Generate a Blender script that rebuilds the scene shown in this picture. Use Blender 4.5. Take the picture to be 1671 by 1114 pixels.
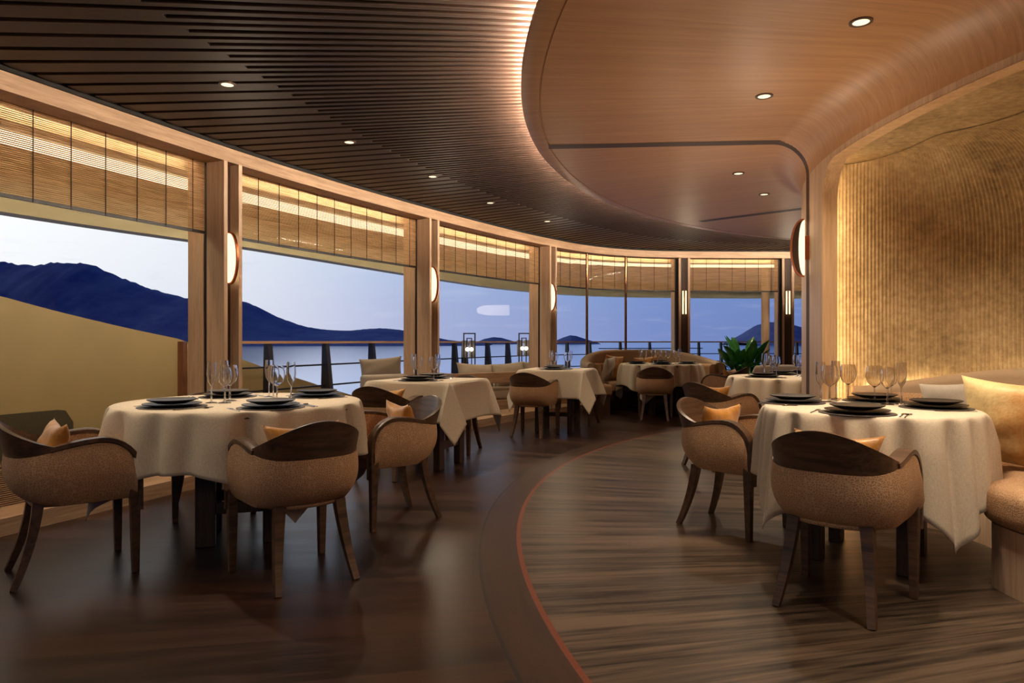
import bpy, math, random
from mathutils import Vector, Matrix
random.seed(7)
PI = math.pi
scene = bpy.context.scene
COL = scene.collection
for o in list(bpy.data.objects): bpy.data.objects.remove(o)

# ------------------------------------------------------------------ camera, sky, exposure
F = 1140.0; CX, CY, CH = 835.5, 557.0, 1.1      # focal length in pixels of a 1671 px wide frame, eye height
cam_d = bpy.data.cameras.new('camera'); cam = bpy.data.objects.new('camera', cam_d); COL.objects.link(cam)
cam.location = (0, 0, CH); cam.rotation_euler = (PI/2, 0, 0)
cam_d.sensor_width = 36; cam_d.lens = 36*F/1671; cam_d.clip_end = 60000; cam_d.clip_start = .05
scene.camera = cam
vs = scene.view_settings
scene.display_settings.display_device = 'sRGB'
vs.view_transform = 'Standard'; vs.look = 'None'; vs.gamma = 1; vs.use_curve_mapping = False
vs.exposure = 0.0
cy = scene.cycles
cy.max_bounces = 14; cy.diffuse_bounces = 4; cy.glossy_bounces = 4; cy.transmission_bounces = 14
cy.transparent_max_bounces = 24; cy.caustics_reflective = False; cy.caustics_refractive = False
cy.sample_clamp_indirect = 3.0; cy.use_denoising = True

def lin(r, g, b):
    f = lambda c: (c/255/12.92) if c/255 <= .04045 else ((c/255+.055)/1.055)**2.4
    return (f(r), f(g), f(b), 1)

class NT:
    """tiny node-tree helper"""
    def __init__(s, nt): s.nt = nt; nt.nodes.clear()
    def n(s, t, **k):
        x = s.nt.nodes.new(t)
        for a, v in k.items():
            if a.startswith('i_'):
                key = a[2:]; key = int(key) if key.isdigit() else key.replace('_', ' ')
                s.set(x, key, v)
            else: setattr(x, a, v)
        return x
    def set(s, x, key, v):
        if isinstance(v, bpy.types.NodeSocket): s.nt.links.new(v, x.inputs[key])
        else: x.inputs[key].default_value = v
    def math(s, op, a, b=0.0, c=None):
        x = s.n('ShaderNodeMath', operation=op); s.set(x, 0, a); s.set(x, 1, b)
        if c is not None: s.set(x, 2, c)
        return x.outputs[0]
    def ramp(s, fac, stops, interp='LINEAR'):
        x = s.n('ShaderNodeValToRGB'); s.set(x, 0, fac); cr = x.color_ramp; cr.interpolation = interp
        while len(cr.elements) < len(stops): cr.elements.new(.5)
        for e, (p, c) in zip(cr.elements, stops):
            e.position = p; e.color = c if len(c) == 4 else (*c, 1)
        return x.outputs[0]
    def mix(s, fac, a, b, bt='MIX'):
        x = s.n('ShaderNodeMix', data_type='RGBA', blend_type=bt); s.set(x, 0, fac); s.set(x, 6, a); s.set(x, 7, b)
        return x.outputs[2]
    def noise(s, vec, scale, detail=3, rough=.55):
        x = s.n('ShaderNodeTexNoise'); s.set(x, 'Vector', vec); x.inputs['Scale'].default_value = scale
        x.inputs['Detail'].default_value = detail; x.inputs['Roughness'].default_value = rough
        return x.outputs[0]
    def comb(s, x_, y_, z_):
        x = s.n('ShaderNodeCombineXYZ'); s.set(x, 0, x_); s.set(x, 1, y_); s.set(x, 2, z_); return x.outputs[0]

def build_world():
    w = bpy.data.worlds.new('sky'); scene.world = w; w.use_nodes = True
    t = NT(w.node_tree)
    d = t.n('ShaderNodeTexCoord').outputs['Generated']
    sp = t.n('ShaderNodeSeparateXYZ', i_0=d); x, y, z = sp.outputs
    az = t.math('ADD', t.math('MULTIPLY', x, .5), .5)                 # left 0 .. right 1
    hi = t.ramp(az, [(0, (1.3, 1.3, 1.3)), (.20, (1.15, 1.16, 1.17)), (.32, (.92, .98, 1.06)), (.45, (.42, .60, .90)),
                     (.58, (.21, .41, .78)), (.75, (.17, .33, .70)), (1, (.05, .09, .25))])
    lo = t.ramp(az, [(0, (1.2, 1.18, 1.18)), (.20, (1.0, 1.02, 1.06)), (.34, (.76, .78, .93)), (.45, (.42, .48, .76)),
                     (.60, (.22, .30, .63)), (.8, (.12, .19, .45)), (1, (.06, .09, .25))])
    e = t.ramp(t.math('MULTIPLY', z, 3.2), [(0, (0, 0, 0)), (.62, (1, 1, 1))], 'EASE')
    c = t.mix(e, lo, hi)
    # clouds: thin streaks on a dome
    zz = t.math('MAXIMUM', t.math('ADD', z, .10), .02)
    v = t.comb(t.math('DIVIDE', x, zz), t.math('DIVIDE', y, zz), 0)
    n = t.noise(v, 1.15, 6, .62)
    n2 = t.noise(t.comb(t.math('MULTIPLY', x, 16), t.math('MULTIPLY', z, 75), y), 1.0, 5, .6)
    cl = t.ramp(n, [(.54, (0, 0, 0)), (.75, (.30, .30, .30))])
    cl2 = t.ramp(n2, [(.60, (0, 0, 0)), (.74, (.34, .34, .34))])
    cc = t.mix(1.0, t.mix(.4, c, (0, 0, 0, 1)), (.44, .43, .46, 1), 'ADD'); c = t.mix(cl, c, cc); c = t.mix(cl2, c, t.mix(.5, c, (.42, .42, .62, 1)))
    up = t.ramp(z, [(.28, (1, 1, 1)), (.75, (.22, .24, .34))])
    c = t.mix(1.0, c, up, 'MULTIPLY')
    bk = t.ramp(t.math('ADD', t.math('MULTIPLY', y, .5), .5), [(.30, (.10, .11, .16)), (.60, (1, 1, 1))])
    c = t.mix(1.0, c, bk, 'MULTIPLY')
    b = t.n('ShaderNodeBackground', i_0=c, i_1=.92)
    o = t.n('ShaderNodeOutputWorld', i_0=b.outputs[0])
build_world()

# ------------------------------------------------------------------ mesh helpers
class MB:
    def __init__(s): s.v = []; s.f = []
    def vert(s, p): s.v.append(tuple(p)); return len(s.v)-1
    def grid(s, rows, closed_u=False, closed_v=False):
        """rows: list of lists of points"""
        idx = [[s.vert(p) for p in r] for r in rows]
        R, C = len(idx), len(idx[0])
        for i in range(R if closed_v else R-1):
            for j in range(C if closed_u else C-1):
                s.f.append((idx[i][j], idx[i][(j+1) % C], idx[(i+1) % R][(j+1) % C], idx[(i+1) % R][j]))
        return idx
    def poly(s, pts): s.f.append(tuple(s.vert(p) for p in pts))
    def obox(s, c, ax, ay, az):
        """box from centre and three half-axis vectors"""
        c, ax, ay, az = map(Vector, (c, ax, ay, az)); k = len(s.v)
        for sz in (-1, 1):
            for sy in (-1, 1):
                for sx in (-1, 1): s.v.append(tuple(c+ax*sx+ay*sy+az*sz))
        for q in ((0, 2, 3, 1), (4, 5, 7, 6), (0, 1, 5, 4), (2, 6, 7, 3), (0, 4, 6, 2), (1, 3, 7, 5)):
            s.f.append(tuple(k+i for i in q))
    def box(s, x0, x1, y0, y1, z0, z1):
        s.obox(((x0+x1)/2, (y0+y1)/2, (z0+z1)/2), ((x1-x0)/2, 0, 0), (0, (y1-y0)/2, 0), (0, 0, (z1-z0)/2))
    def lathe(s, prof, n=24, c=(0, 0, 0)):
        rows = [[(c[0]+r*math.cos(2*PI*i/n), c[1]+r*math.sin(2*PI*i/n), c[2]+z) for i in range(n)] for r, z in prof]
        s.grid(rows, closed_u=True)
    def sweep(s, path, prof, up=(0, 0, 1), lat=None, closed=False):
        """prof: list of (a, b): a along lateral, b along the remaining normal. prof may be a function of i"""
        P = [Vector(p) for p in path]; rows = []
        for i, p in enumerate(P):
            t = (P[min(i+1, len(P)-1)]-P[max(i-1, 0)]).normalized()
            L = Vector(lat[i]) if lat else t.cross(Vector(up))
            if L.length < 1e-6: L = Vector((1, 0, 0))
            L = (L-t*L.dot(t)).normalized(); N = L.cross(t)
            pr = prof(i) if callable(prof) else prof
            rows.append([p+L*a+N*b for a, b in pr])
        idx = s.grid(rows, closed_u=True, closed_v=closed)
        if not closed:
            s.f.append(tuple(idx[0])); s.f.append(tuple(reversed(idx[-1])))
    def tube(s, path, r, n=8, up=(0, 0, 1)):
        rr = r if callable(r) else (lambda i: r)
        s.sweep(path, lambda i: [(rr(i)*math.cos(2*PI*k/n), rr(i)*math.sin(2*PI*k/n)) for k in range(n)], up)
    def prism(s, pts, z0, z1):
        n = len(pts); a = [s.vert((x, y, z0)) for x, y in pts]; b = [s.vert((x, y, z1)) for x, y in pts]
        s.f.append(tuple(reversed(a))); s.f.append(tuple(b))
        for i in range(n): s.f.append((a[i], a[(i+1) % n], b[(i+1) % n], b[i]))
    def build(s, name, m, parent=None, loc=None, rot=0, smooth=35, bevel=0, bseg=2, fix=True):
        me = bpy.data.meshes.new(name); me.from_pydata(s.v, [], s.f); me.validate()
        if fix:
            import bmesh
            bm = bmesh.new(); bm.from_mesh(me); bmesh.ops.recalc_face_normals(bm, faces=bm.faces); bm.to_mesh(me); bm.free()
        if smooth:
            for p in me.polygons: p.use_smooth = True
            me.set_sharp_from_angle(angle=math.radians(smooth))
        me.materials.append(m)
        o = bpy.data.objects.new(name, me); COL.objects.link(o)
        if loc is not None: o.location = loc
        o.rotation_euler.z = rot
        if parent: o.parent = parent
        if bevel:
            b = o.modifiers.new('bevel', 'BEVEL'); b.width = bevel; b.segments = bseg; b.limit_method = 'ANGLE'; b.angle_limit = math.radians(40)
        return o

def tag(o, label, cat, group=None):
    o['label'] = label; o['category'] = cat
    if group: o['group'] = group
    return o
def struct(o): o['kind'] = 'structure'; return o
def empty(name, loc=(0, 0, 0), rot=0):
    o = bpy.data.objects.new(name, None); COL.objects.link(o); o.location = loc; o.rotation_euler.z = rot
    o.empty_display_size = .1; return o
def dup(o, loc=None, rot=None, parent=None):
    c = o.copy(); COL.objects.link(c)
    if parent: c.parent = parent
    if loc is not None: c.location = loc
    if rot is not None: c.rotation_euler.z = rot
    for ch in list(o.children): dup(ch, parent=c)
    return c

# ------------------------------------------------------------------ materials
def pmat(name, build):
    m = bpy.data.materials.new(name); m.use_nodes = True; t = NT(m.node_tree)
    bs = t.n('ShaderNodeBsdfPrincipled'); out = t.n('ShaderNodeOutputMaterial', i_0=bs.outputs[0])
    build(t, bs); return m
def simple(name, col, rough=.5, metal=0, spec=.5, nscale=40, namp=.08, bump=0):
    def b(t, bs):
        tc = t.n('ShaderNodeTexCoord').outputs['Object']
        n = t.noise(tc, nscale, 3)
        c = Vector(col[:3])
        t.set(bs, 'Base Color', t.ramp(n, [(.3, tuple(c*(1-namp))), (.7, tuple(c*(1+namp)))]))
        bs.inputs['Roughness'].default_value = rough; bs.inputs['Metallic'].default_value = metal
        bs.inputs['Specular IOR Level'].default_value = spec
        if bump:
            bp = t.n('ShaderNodeBump', i_Strength=bump, i_Distance=.004, i_Height=n); t.set(bs, 'Normal', bp.outputs[0])
    return pmat(name, b)
def wood(name, dark, light, scale, rough=.42, spec=.4, polar=False, con=.115, plank=0, plank_var=.25, seam=.004, detail=6):
    """scale: stretch of the grain along the three axes (object axes, or radius/angle when polar)"""
    def b(t, bs):
        tc = t.n('ShaderNodeTexCoord').outputs['Object']
        if polar:
            sp = t.n('ShaderNodeSeparateXYZ', i_0=tc)
            ang = t.math('ARCTAN2', sp.outputs[1], t.math('MULTIPLY', sp.outputs[0], -1))
            r = t.math('SQRT', t.math('ADD', t.math('POWER', sp.outputs[0], 2), t.math('POWER', sp.outputs[1], 2)))
            a8 = t.math('MULTIPLY', ang, 7.5)
            vec = t.comb(r, a8, sp.outputs[2])
        else: vec = tc
        mp = t.n('ShaderNodeMapping', i_Vector=vec, i_Scale=scale)
        wv = t.noise(mp.outputs[0], .35, 2)
        add = t.n('ShaderNodeVectorMath', operation='ADD'); t.set(add, 0, mp.outputs[0])
        t.set(add, 1, t.comb(0, t.math('MULTIPLY', wv, 1.2), t.math('MULTIPLY', wv, 1.2)))
        n1 = t.noise(add.outputs[0], 1.0, detail, .6); n2 = t.noise(add.outputs[0], 5.0, 3, .6)
        f = t.math('ADD', t.math('MULTIPLY', n1, .62), t.math('MULTIPLY', n2, .38))
        if plank:
            idx = t.math('FLOOR', t.math('DIVIDE', a8, plank))
            wn = t.n('ShaderNodeTexWhiteNoise', noise_dimensions='1D'); t.set(wn, 'W', idx)
            f = t.math('ADD', f, t.math('MULTIPLY', t.math('SUBTRACT', wn.outputs[0], .5), plank_var))
        c = t.ramp(f, [(.5-con, dark), (.5+con, light)])
        if plank:
            fr = t.math('FRACT', t.math('DIVIDE', a8, plank))
            line = t.math('LESS_THAN', fr, seam/plank)
            c = t.mix(t.math('MULTIPLY', line, .75), c, tuple(v*.25 for v in dark[:3])+(1,))
        t.set(bs, 'Base Color', c)
        t.set(bs, 'Roughness', t.math('ADD', t.math('MULTIPLY', f, .18), rough-.09))
        bs.inputs['Specular IOR Level'].default_value = spec
        bp = t.n('ShaderNodeBump', i_Strength=.12, i_Distance=.003, i_Height=f); t.set(bs, 'Normal', bp.outputs[0])
    return pmat(name, b)
def emis(name, col, strength):
    m = bpy.data.materials.new(name); m.use_nodes = True; t = NT(m.node_tree)
    e = t.n('ShaderNodeEmission', i_0=(*col, 1), i_1=strength); t.n('ShaderNodeOutputMaterial', i_0=e.outputs[0]); return m
def thin_glass(name, tint, base, edge, rough=0.0, dark=1.0):
    m = bpy.data.materials.new(name); m.use_nodes = True; t = NT(m.node_tree)
    lw = t.n('ShaderNodeLayerWeight', i_0=.5)
    f = t.math('ADD', t.math('MULTIPLY', t.math('POWER', lw.outputs[1], 3.0), edge), base)
    tc = t.mix(t.math('POWER', lw.outputs[1], 2.2), tint, tuple(c*dark for c in tint[:3])+(1,)); tr = t.n('ShaderNodeBsdfTransparent', i_0=tc); gl = t.n('ShaderNodeBsdfGlossy', i_0=(1, 1, 1, 1), i_1=rough)
    mx = t.n('ShaderNodeMixShader', i_0=f, i_1=tr.outputs[0], i_2=gl.outputs[0])
    t.n('ShaderNodeOutputMaterial', i_0=mx.outputs[0]); return m

WARM = (1.0, .72, .42); WARM2 = (1.0, .74, .46)
M = {}
M['oak'] = wood('oak_vertical', lin(184, 150, 120), lin(212, 180, 150), (22, 22, 1.1), .45)
M['oak_h'] = wood('oak_lengthwise', lin(156, 122, 94), lin(190, 156, 126), (2.0, 2.0, 40), .45)
M['ceiling'] = wood('oak_ceiling', lin(172, 124, 84), lin(192, 144, 102), (1.1, 22, 4), .42, polar=True)
M['dark_oak'] = wood('fumed_oak', lin(60, 40, 27), lin(84, 58, 40), (22, 22, 1.1), .5)
M['slat'] = wood('slat_wood', lin(40, 27, 20), lin(64, 44, 34), (1.5, 26, 26), .5, polar=True)
M['slatback'] = simple('slat_backing', lin(14, 9, 7), .8)
M['walnut'] = wood('walnut_frame', lin(54, 37, 25), lin(96, 68, 48), (2.5, 26, 40), .36, .5)
M['floor_dark'] = wood('dark_plank_floor', lin(34, 19, 13), lin(60, 37, 26), (1.2, 14, 1), .34, .45, polar=True, plank=.165, plank_var=.30)
M['floor_band'] = wood('floor_border', lin(42, 24, 16), lin(64, 39, 28), (45, .9, 1), .40, .4, polar=True)
M['floor_light'] = wood('streaked_stone_floor', lin(34, 26, 20), lin(100, 82, 66), (.55, 10, 1), .38, .4, polar=True, detail=9, con=.09)
M['copper_wood'] = wood('stained_wood', lin(112, 70, 48), lin(146, 96, 66), (20, 20, 1.5))
M['copper'] = simple('copper', lin(178, 104, 68), .3, 1)
M['inlay'] = simple('inlay_strip', lin(120, 62, 40), .45, .3)
M['table_wood'] = wood('table_wood', lin(44, 29, 20), lin(74, 51, 36), (24, 24, 2), .4)
M['black'] = simple('black_frame', lin(26, 20, 17), .45)
M['bronze'] = simple('bronze_metal', lin(120, 84, 60), .18, 1)
M['steel'] = simple('steel', lin(205, 200, 192), .18, 1)
M['plate'] = simple('charcoal_stoneware', lin(38, 32, 29), .42, nscale=120, namp=.2)
M['mat'] = simple('placemat', lin(66, 58, 54), .55)
def clear_glass():
    m = bpy.data.materials.new('drinking_glass'); m.use_nodes = True; t = NT(m.node_tree)
    g = t.n('ShaderNodeBsdfGlass', i_0=(1, 1, 1, 1), i_1=0.0); g.inputs['IOR'].default_value = 1.45
    t.n('ShaderNodeOutputMaterial', i_0=g.outputs[0]); return m
M['glass'] = clear_glass()
M['pane'] = thin_glass('window_glass', (.97, .98, .98, 1), .006, .22)
M['grey_cush'] = simple('grey_linen', lin(172, 160, 146), .9, nscale=220, namp=.10, bump=.2)
M['taupe'] = simple('taupe_upholstery', lin(172, 145, 116), .75, nscale=200, namp=.08, bump=.15)
M['paint'] = simple('cream_paint', lin(190, 170, 124), .5, nscale=3, namp=.05)
M['roof_paint_lit'] = simple('lit_roof_paint', lin(240, 230, 190), .5, nscale=3, namp=.04)  # cream paint lightened, lamplight on the overhang put into its colour
M['recess'] = simple('recess_shade', lin(84, 78, 60), .6)
M['dim_metal'] = simple('dark_rail_metal', lin(58, 58, 66), .35, .6)
M['teak'] = wood('teak_deck', lin(120, 100, 82), lin(160, 138, 112), (10, 10, 10), .6)
M['leaf'] = simple('leaf', lin(58, 122, 60), .30, nscale=12, namp=.4)
M['cord'] = simple('blind_cord', lin(40, 32, 24), .8)
M['white_cush'] = simple('outdoor_cushion', lin(176, 162, 148), .85, nscale=150, namp=.05)
def _fab(t, bs):
    tc = t.n('ShaderNodeTexCoord').outputs['Object']
    w = t.noise(tc, 16, 2)
    add = t.n('ShaderNodeVectorMath', operation='ADD'); t.set(add, 0, tc)
    t.set(add, 1, t.comb(t.math('MULTIPLY', w, .03), t.math('MULTIPLY', w, .03), t.math('MULTIPLY', w, .03)))
    v = t.n('ShaderNodeTexVoronoi', feature='DISTANCE_TO_EDGE'); t.set(v, 'Vector', add.outputs[0])
    v.inputs['Scale'].default_value = 98; v.inputs['Randomness'].default_value = .75
    f = t.ramp(v.outputs[0], [(.03, (0, 0, 0)), (.15, (1, 1, 1))])
    t.set(bs, 'Base Color', t.mix(f, lin(192, 156, 120), lin(160, 121, 88)))
    bs.inputs['Roughness'].default_value = .7; bs.inputs['Specular IOR Level'].default_value = .25
    bp = t.n('ShaderNodeBump', i_Strength=.45, i_Distance=.002, i_Height=f, invert=True); t.set(bs, 'Normal', bp.outputs[0])
M['fabric'] = pmat('pebbled_tan_fabric', _fab)
def _linen(t, bs):
    tc = t.n('ShaderNodeTexCoord').outputs['Object']
    mpz = t.n('ShaderNodeMapping', i_Vector=tc, i_Scale=(160, 160, 900)); mpx = t.n('ShaderNodeMapping', i_Vector=tc, i_Scale=(900, 900, 120))
    n = t.math('ADD', t.math('MULTIPLY', t.noise(mpz.outputs[0], .5, 2), .5), t.math('MULTIPLY', t.noise(mpx.outputs[0], .4, 2), .5))
    t.set(bs, 'Base Color', t.ramp(n, [(.36, lin(188, 171, 148)), (.64, lin(211, 196, 173))]))
    bs.inputs['Roughness'].default_value = .85; bs.inputs['Specular IOR Level'].default_value = .2
    bs.inputs['Sheen Weight'].default_value = .15
M['linen'] = pmat('linen_cloth', _linen)
def _gold(t, bs):
    tc = t.n('ShaderNodeTexCoord').outputs['Object']
    n = t.noise(tc, 9, 5, .65); n3 = t.noise(tc, 60, 3)
    t.set(bs, 'Base Color', t.ramp(n, [(.3, lin(150, 92, 28)), (.7, lin(216, 152, 60))]))
    bs.inputs['Roughness'].default_value = .36; bs.inputs['Specular IOR Level'].default_value = .6
    bs.inputs['Sheen Weight'].default_value = .3
    bp = t.n('ShaderNodeBump', i_Strength=.35, i_Distance=.02, i_Height=n); t.set(bs, 'Normal', bp.outputs[0])
M['gold'] = pmat('gold_satin', _gold)
def _ombre(t, bs):
    tc = t.n('ShaderNodeTexCoord').outputs['Object']
    sp = t.n('ShaderNodeSeparateXYZ', i_0=tc)
    n = t.noise(tc, 14, 5, .7); n3 = t.noise(tc, 7, 4)
    f = t.math('ADD', t.math('ADD', t.math('MULTIPLY', sp.outputs[0], -2.0), .42), t.math('MULTIPLY', t.math('SUBTRACT', n, .5), .8))
    t.set(bs, 'Base Color', t.ramp(f, [(.25, lin(222, 194, 138)), (.75, lin(196, 126, 54))]))
    bs.inputs['Roughness'].default_value = .42; bs.inputs['Specular IOR Level'].default_value = .55
    bp = t.n('ShaderNodeBump', i_Strength=.5, i_Distance=.03, i_Height=n3); t.set(bs, 'Normal', bp.outputs[0])
M['ombre'] = pmat('gold_silk', _ombre)
def _plaster(t, bs):
    tc = t.n('ShaderNodeTexCoord').outputs['Object']
    n = t.noise(tc, 2.2, 5, .6); n2 = t.noise(tc, 26, 4, .65)
    f = t.math('ADD', t.math('MULTIPLY', n, .55), t.math('MULTIPLY', n2, .45))
    c = t.ramp(f, [(.33, lin(118, 94, 62)), (.5, lin(168, 140, 98)), (.68, lin(204, 176, 132))])
    vz = t.n('ShaderNodeTexVoronoi'); t.set(vz, 'Vector', tc); vz.inputs['Scale'].default_value = 34
    spk = t.ramp(vz.outputs[0], [(.05, (1, 1, 1)), (.13, (0, 0, 0))])
    c = t.mix(t.math('MULTIPLY', spk, .45), c, lin(84, 60, 34))
    t.set(bs, 'Base Color', c); bs.inputs['Roughness'].default_value = .8
    bp = t.n('ShaderNodeBump', i_Strength=.5, i_Distance=.004, i_Height=n2); t.set(bs, 'Normal', bp.outputs[0])
M['plaster'] = pmat('combed_plaster', _plaster)
def bamboo():
    m = bpy.data.materials.new('bamboo_reed'); m.use_nodes = True; t = NT(m.node_tree)
    tc = t.n('ShaderNodeTexCoord').outputs['Object']
    mp = t.n('ShaderNodeMapping', i_Vector=tc, i_Scale=(5, 5, 160)); n = t.noise(mp.outputs[0], 1, 4)
    c = t.ramp(n, [(.35, lin(176, 138, 96)), (.65, lin(226, 192, 148))])
    d = t.n('ShaderNodeBsdfDiffuse', i_0=c); tr = t.n('ShaderNodeBsdfTranslucent', i_0=c)
    mx = t.n('ShaderNodeMixShader', i_0=.5, i_1=d.outputs[0], i_2=tr.outputs[0]); t.n('ShaderNodeOutputMaterial', i_0=mx.outputs[0]); return m
M['bamboo'] = bamboo()
def _sea(t, bs):
    tc = t.n('ShaderNodeTexCoord').outputs['Object']
    mp = t.n('ShaderNodeMapping', i_Vector=tc, i_Scale=(.05, .02, 1)); n = t.noise(mp.outputs[0], 3, 6, .7)
    bs.inputs['Base Color'].default_value = (.62, .76, 1.0, 1); bs.inputs['Metallic'].default_value = .75; bs.inputs['Roughness'].default_value = .12
    bs.inputs['Specular IOR Level'].default_value = .9
    bp = t.n('ShaderNodeBump', i_Strength=.10, i_Distance=.5, i_Height=n); t.set(bs, 'Normal', bp.outputs[0])
M['sea'] = pmat('sea_water', _sea)
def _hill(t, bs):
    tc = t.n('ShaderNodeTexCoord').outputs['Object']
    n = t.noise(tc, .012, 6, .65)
    t.set(bs, 'Base Color', t.ramp(n, [(.35, (.10, .14, .42)), (.7, (.20, .26, .52))]))  # bluish distance haze put into the hill colour
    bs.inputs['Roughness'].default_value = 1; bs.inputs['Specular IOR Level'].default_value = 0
M['hill'] = pmat('haze_blue_hillside', _hill)
M['led'] = emis('led_warm', WARM2, 9.0)
M['led_cove'] = emis('led_cove', (1.0, .82, .62), 520.0)
M['led_blind'] = emis('led_blind', WARM, 34.0)
M['led_niche'] = emis('led_niche', (1.0, .82, .52), 40.0)
M['led_soffit'] = emis('led_soffit', (1.0, .84, .54), 3.4)
M['lens'] = emis('sconce_lens', (1.0, .76, .46), 1.8)
M['lamp'] = emis('downlight_lens', (1.0, .80, .50), 1.7)
M['globe'] = emis('lantern_globe', (1.0, .86, .60), 4.0)
M['frost'] = simple('frosted_panel', lin(150, 146, 150), .7)

# ------------------------------------------------------------------ plan geometry
C0 = Vector((6.65, 3.9)); R_DISC = 6.60; R_WALL = 4.65; Z_DISC = 2.54; Z_SLAT = 2.65
def cpt(r, deg, z=None):
    a = math.radians(deg); p = (C0.x+r*math.cos(a), C0.y+r*math.sin(a))
    return p if z is None else (*p, z)
def at(px, py, z):
    d = (CH-z)*F/(py-CY); return Vector(((px-CX)/F*d, d, z))
def catmull(pts, n=24):
    P = [Vector(p) for p in pts]; P = [P[0]*2-P[1]]+P+[P[-1]*2-P[-2]]; out = []
    for i in range(1, len(P)-2):
        for k in range(n):
            t = k/n; a, b, c, d = P[i-1:i+3]
            out.append(.5*((2*b)+(c-a)*t+(2*a-5*b+4*c-d)*t*t+(3*b-a-3*c+d)*t**3))
    out.append(P[-2]); return out
class Curve:
    def __init__(s, pts, n=24):
        s.p = catmull(pts, n); s.l = [0]
        for a, b in zip(s.p, s.p[1:]): s.l.append(s.l[-1]+(b-a).length)
        s.L = s.l[-1]
    def at(s, d, off=0):
        d = min(max(d, 0), s.L); lo, hi = 0, len(s.l)-1
        while hi-lo > 1:
            m = (lo+hi)//2
            if s.l[m] <= d: lo = m
            else: hi = m
        f = (d-s.l[lo])/max(s.l[hi]-s.l[lo], 1e-9); p = s.p[lo].lerp(s.p[hi], f)
        a, b = s.p[max(lo-1, 0)], s.p[min(hi+1, len(s.p)-1)]; t = (b-a).normalized()
        return p+Vector((-t.y, t.x))*off, t
    def px(s, px, off=0):
        best = None; N = 3000
        for i in range(N+1):
            d = s.L*i/N; p, _ = s.at(d, off)
            if p.y < .8: continue
            e = abs(CX+F*p.x/p.y-px)
            if best is None or e < best[0]: best = (e, d)
        return best[1]
    def ribbon(s, mb, d0, d1, prof, step=.12):
        n = max(2, int((d1-d0)/step)+1); rows = []
        for i in range(n):
            d = d0+(d1-d0)*i/(n-1); p, t = s.at(d); nn = Vector((-t.y, t.x))
            rows.append([(p.x+nn.x*o, p.y+nn.y*o, z) for o, z in prof])
        idx = mb.grid(rows, closed_u=True); mb.f.append(tuple(idx[0])); mb.f.append(tuple(reversed(idx[-1])))
W = Curve([(-4.6, -2.5), (-4.15, -.4), (-3.75, 1.3), (-3.3, 2.85), (-2.87, 3.95), (-2.08, 5.88), (-1.20, 7.60), (-.13, 9.40), (.60, 10.43), (1.22, 11.14), (1.95, 11.62), (2.8, 11.84), (4.0, 11.9), (5.5, 11.9), (8.0, 11.9)])
E = Curve([(-6.6, -2.5), (-5.9, .5), (-5.0, 3.5), (-4.2, 5.73), (-3.42, 7.25), (-2.98, 8.0), (-1.74, 10.9), (-1.2, 12.1), (-.4, 13.7), (.39, 14.8), (1.2, 15.7), (2.4, 16.4), (4.1, 16.8), (7.1, 17), (10, 17)])

def rect(o0, o1, z0, z1): return [(o0, z0), (o1, z0), (o1, z1), (o0, z1)]
def ring(mb, r0, r1, a0, a1, z, n=120):
    mb.grid([[(r0*math.cos(math.radians(a0+(a1-a0)*i/n)), r0*math.sin(math.radians(a0+(a1-a0)*i/n)), z) for i in range(n+1)],
             [(r1*math.cos(math.radians(a0+(a1-a0)*i/n)), r1*math.sin(math.radians(a0+(a1-a0)*i/n)), z) for i in range(n+1)]])

# ------------------------------------------------------------------ floor
CL = (C0.x, C0.y, 0)
A0, A1 = 30, 262
mb = MB(); n = 200; rows = [[], []]
def ray_w(deg):
    """radius from C0 to window curve along an angle"""
    a = math.radians(deg); dv = Vector((math.cos(a), math.sin(a))); best = None
    for p, q in zip(W.p, W.p[1:]):
        e = q-p; den = dv.x*e.y-dv.y*e.x
        if abs(den) < 1e-9: continue
        w = p-C0; t = (w.x*e.y-w.y*e.x)/den; u = (w.x*dv.y-w.y*dv.x)/den
        if t > 0 and -1e-6 <= u <= 1+1e-6 and (best is None or t < best): best = t
    return best
mb = MB(); ring(mb, 6.83, 13.0, A0, A1, 0, 160); fl = struct(mb.build('floor', M['floor_dark'], loc=CL, smooth=0))
mb = MB(); ring(mb, 6.815, 6.83, A0, A1, 0, 160); struct(mb.build('floor_seam', M['black'], loc=CL, smooth=0)).name = 'trim_1'
mb = MB(); ring(mb, 6.625, 6.815, A0, A1, 0, 160); struct(mb.build('floor', M['floor_band'], loc=CL, smooth=0))
mb = MB(); ring(mb, 6.60, 6.625, A0, A1, .0, 160); struct(mb.build('trim_2', M['inlay'], loc=CL, smooth=0))
mb = MB(); ring(mb, .5, 6.60, A0, A1, 0, 160); struct(mb.build('floor', M['floor_light'], loc=CL, smooth=0))

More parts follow.
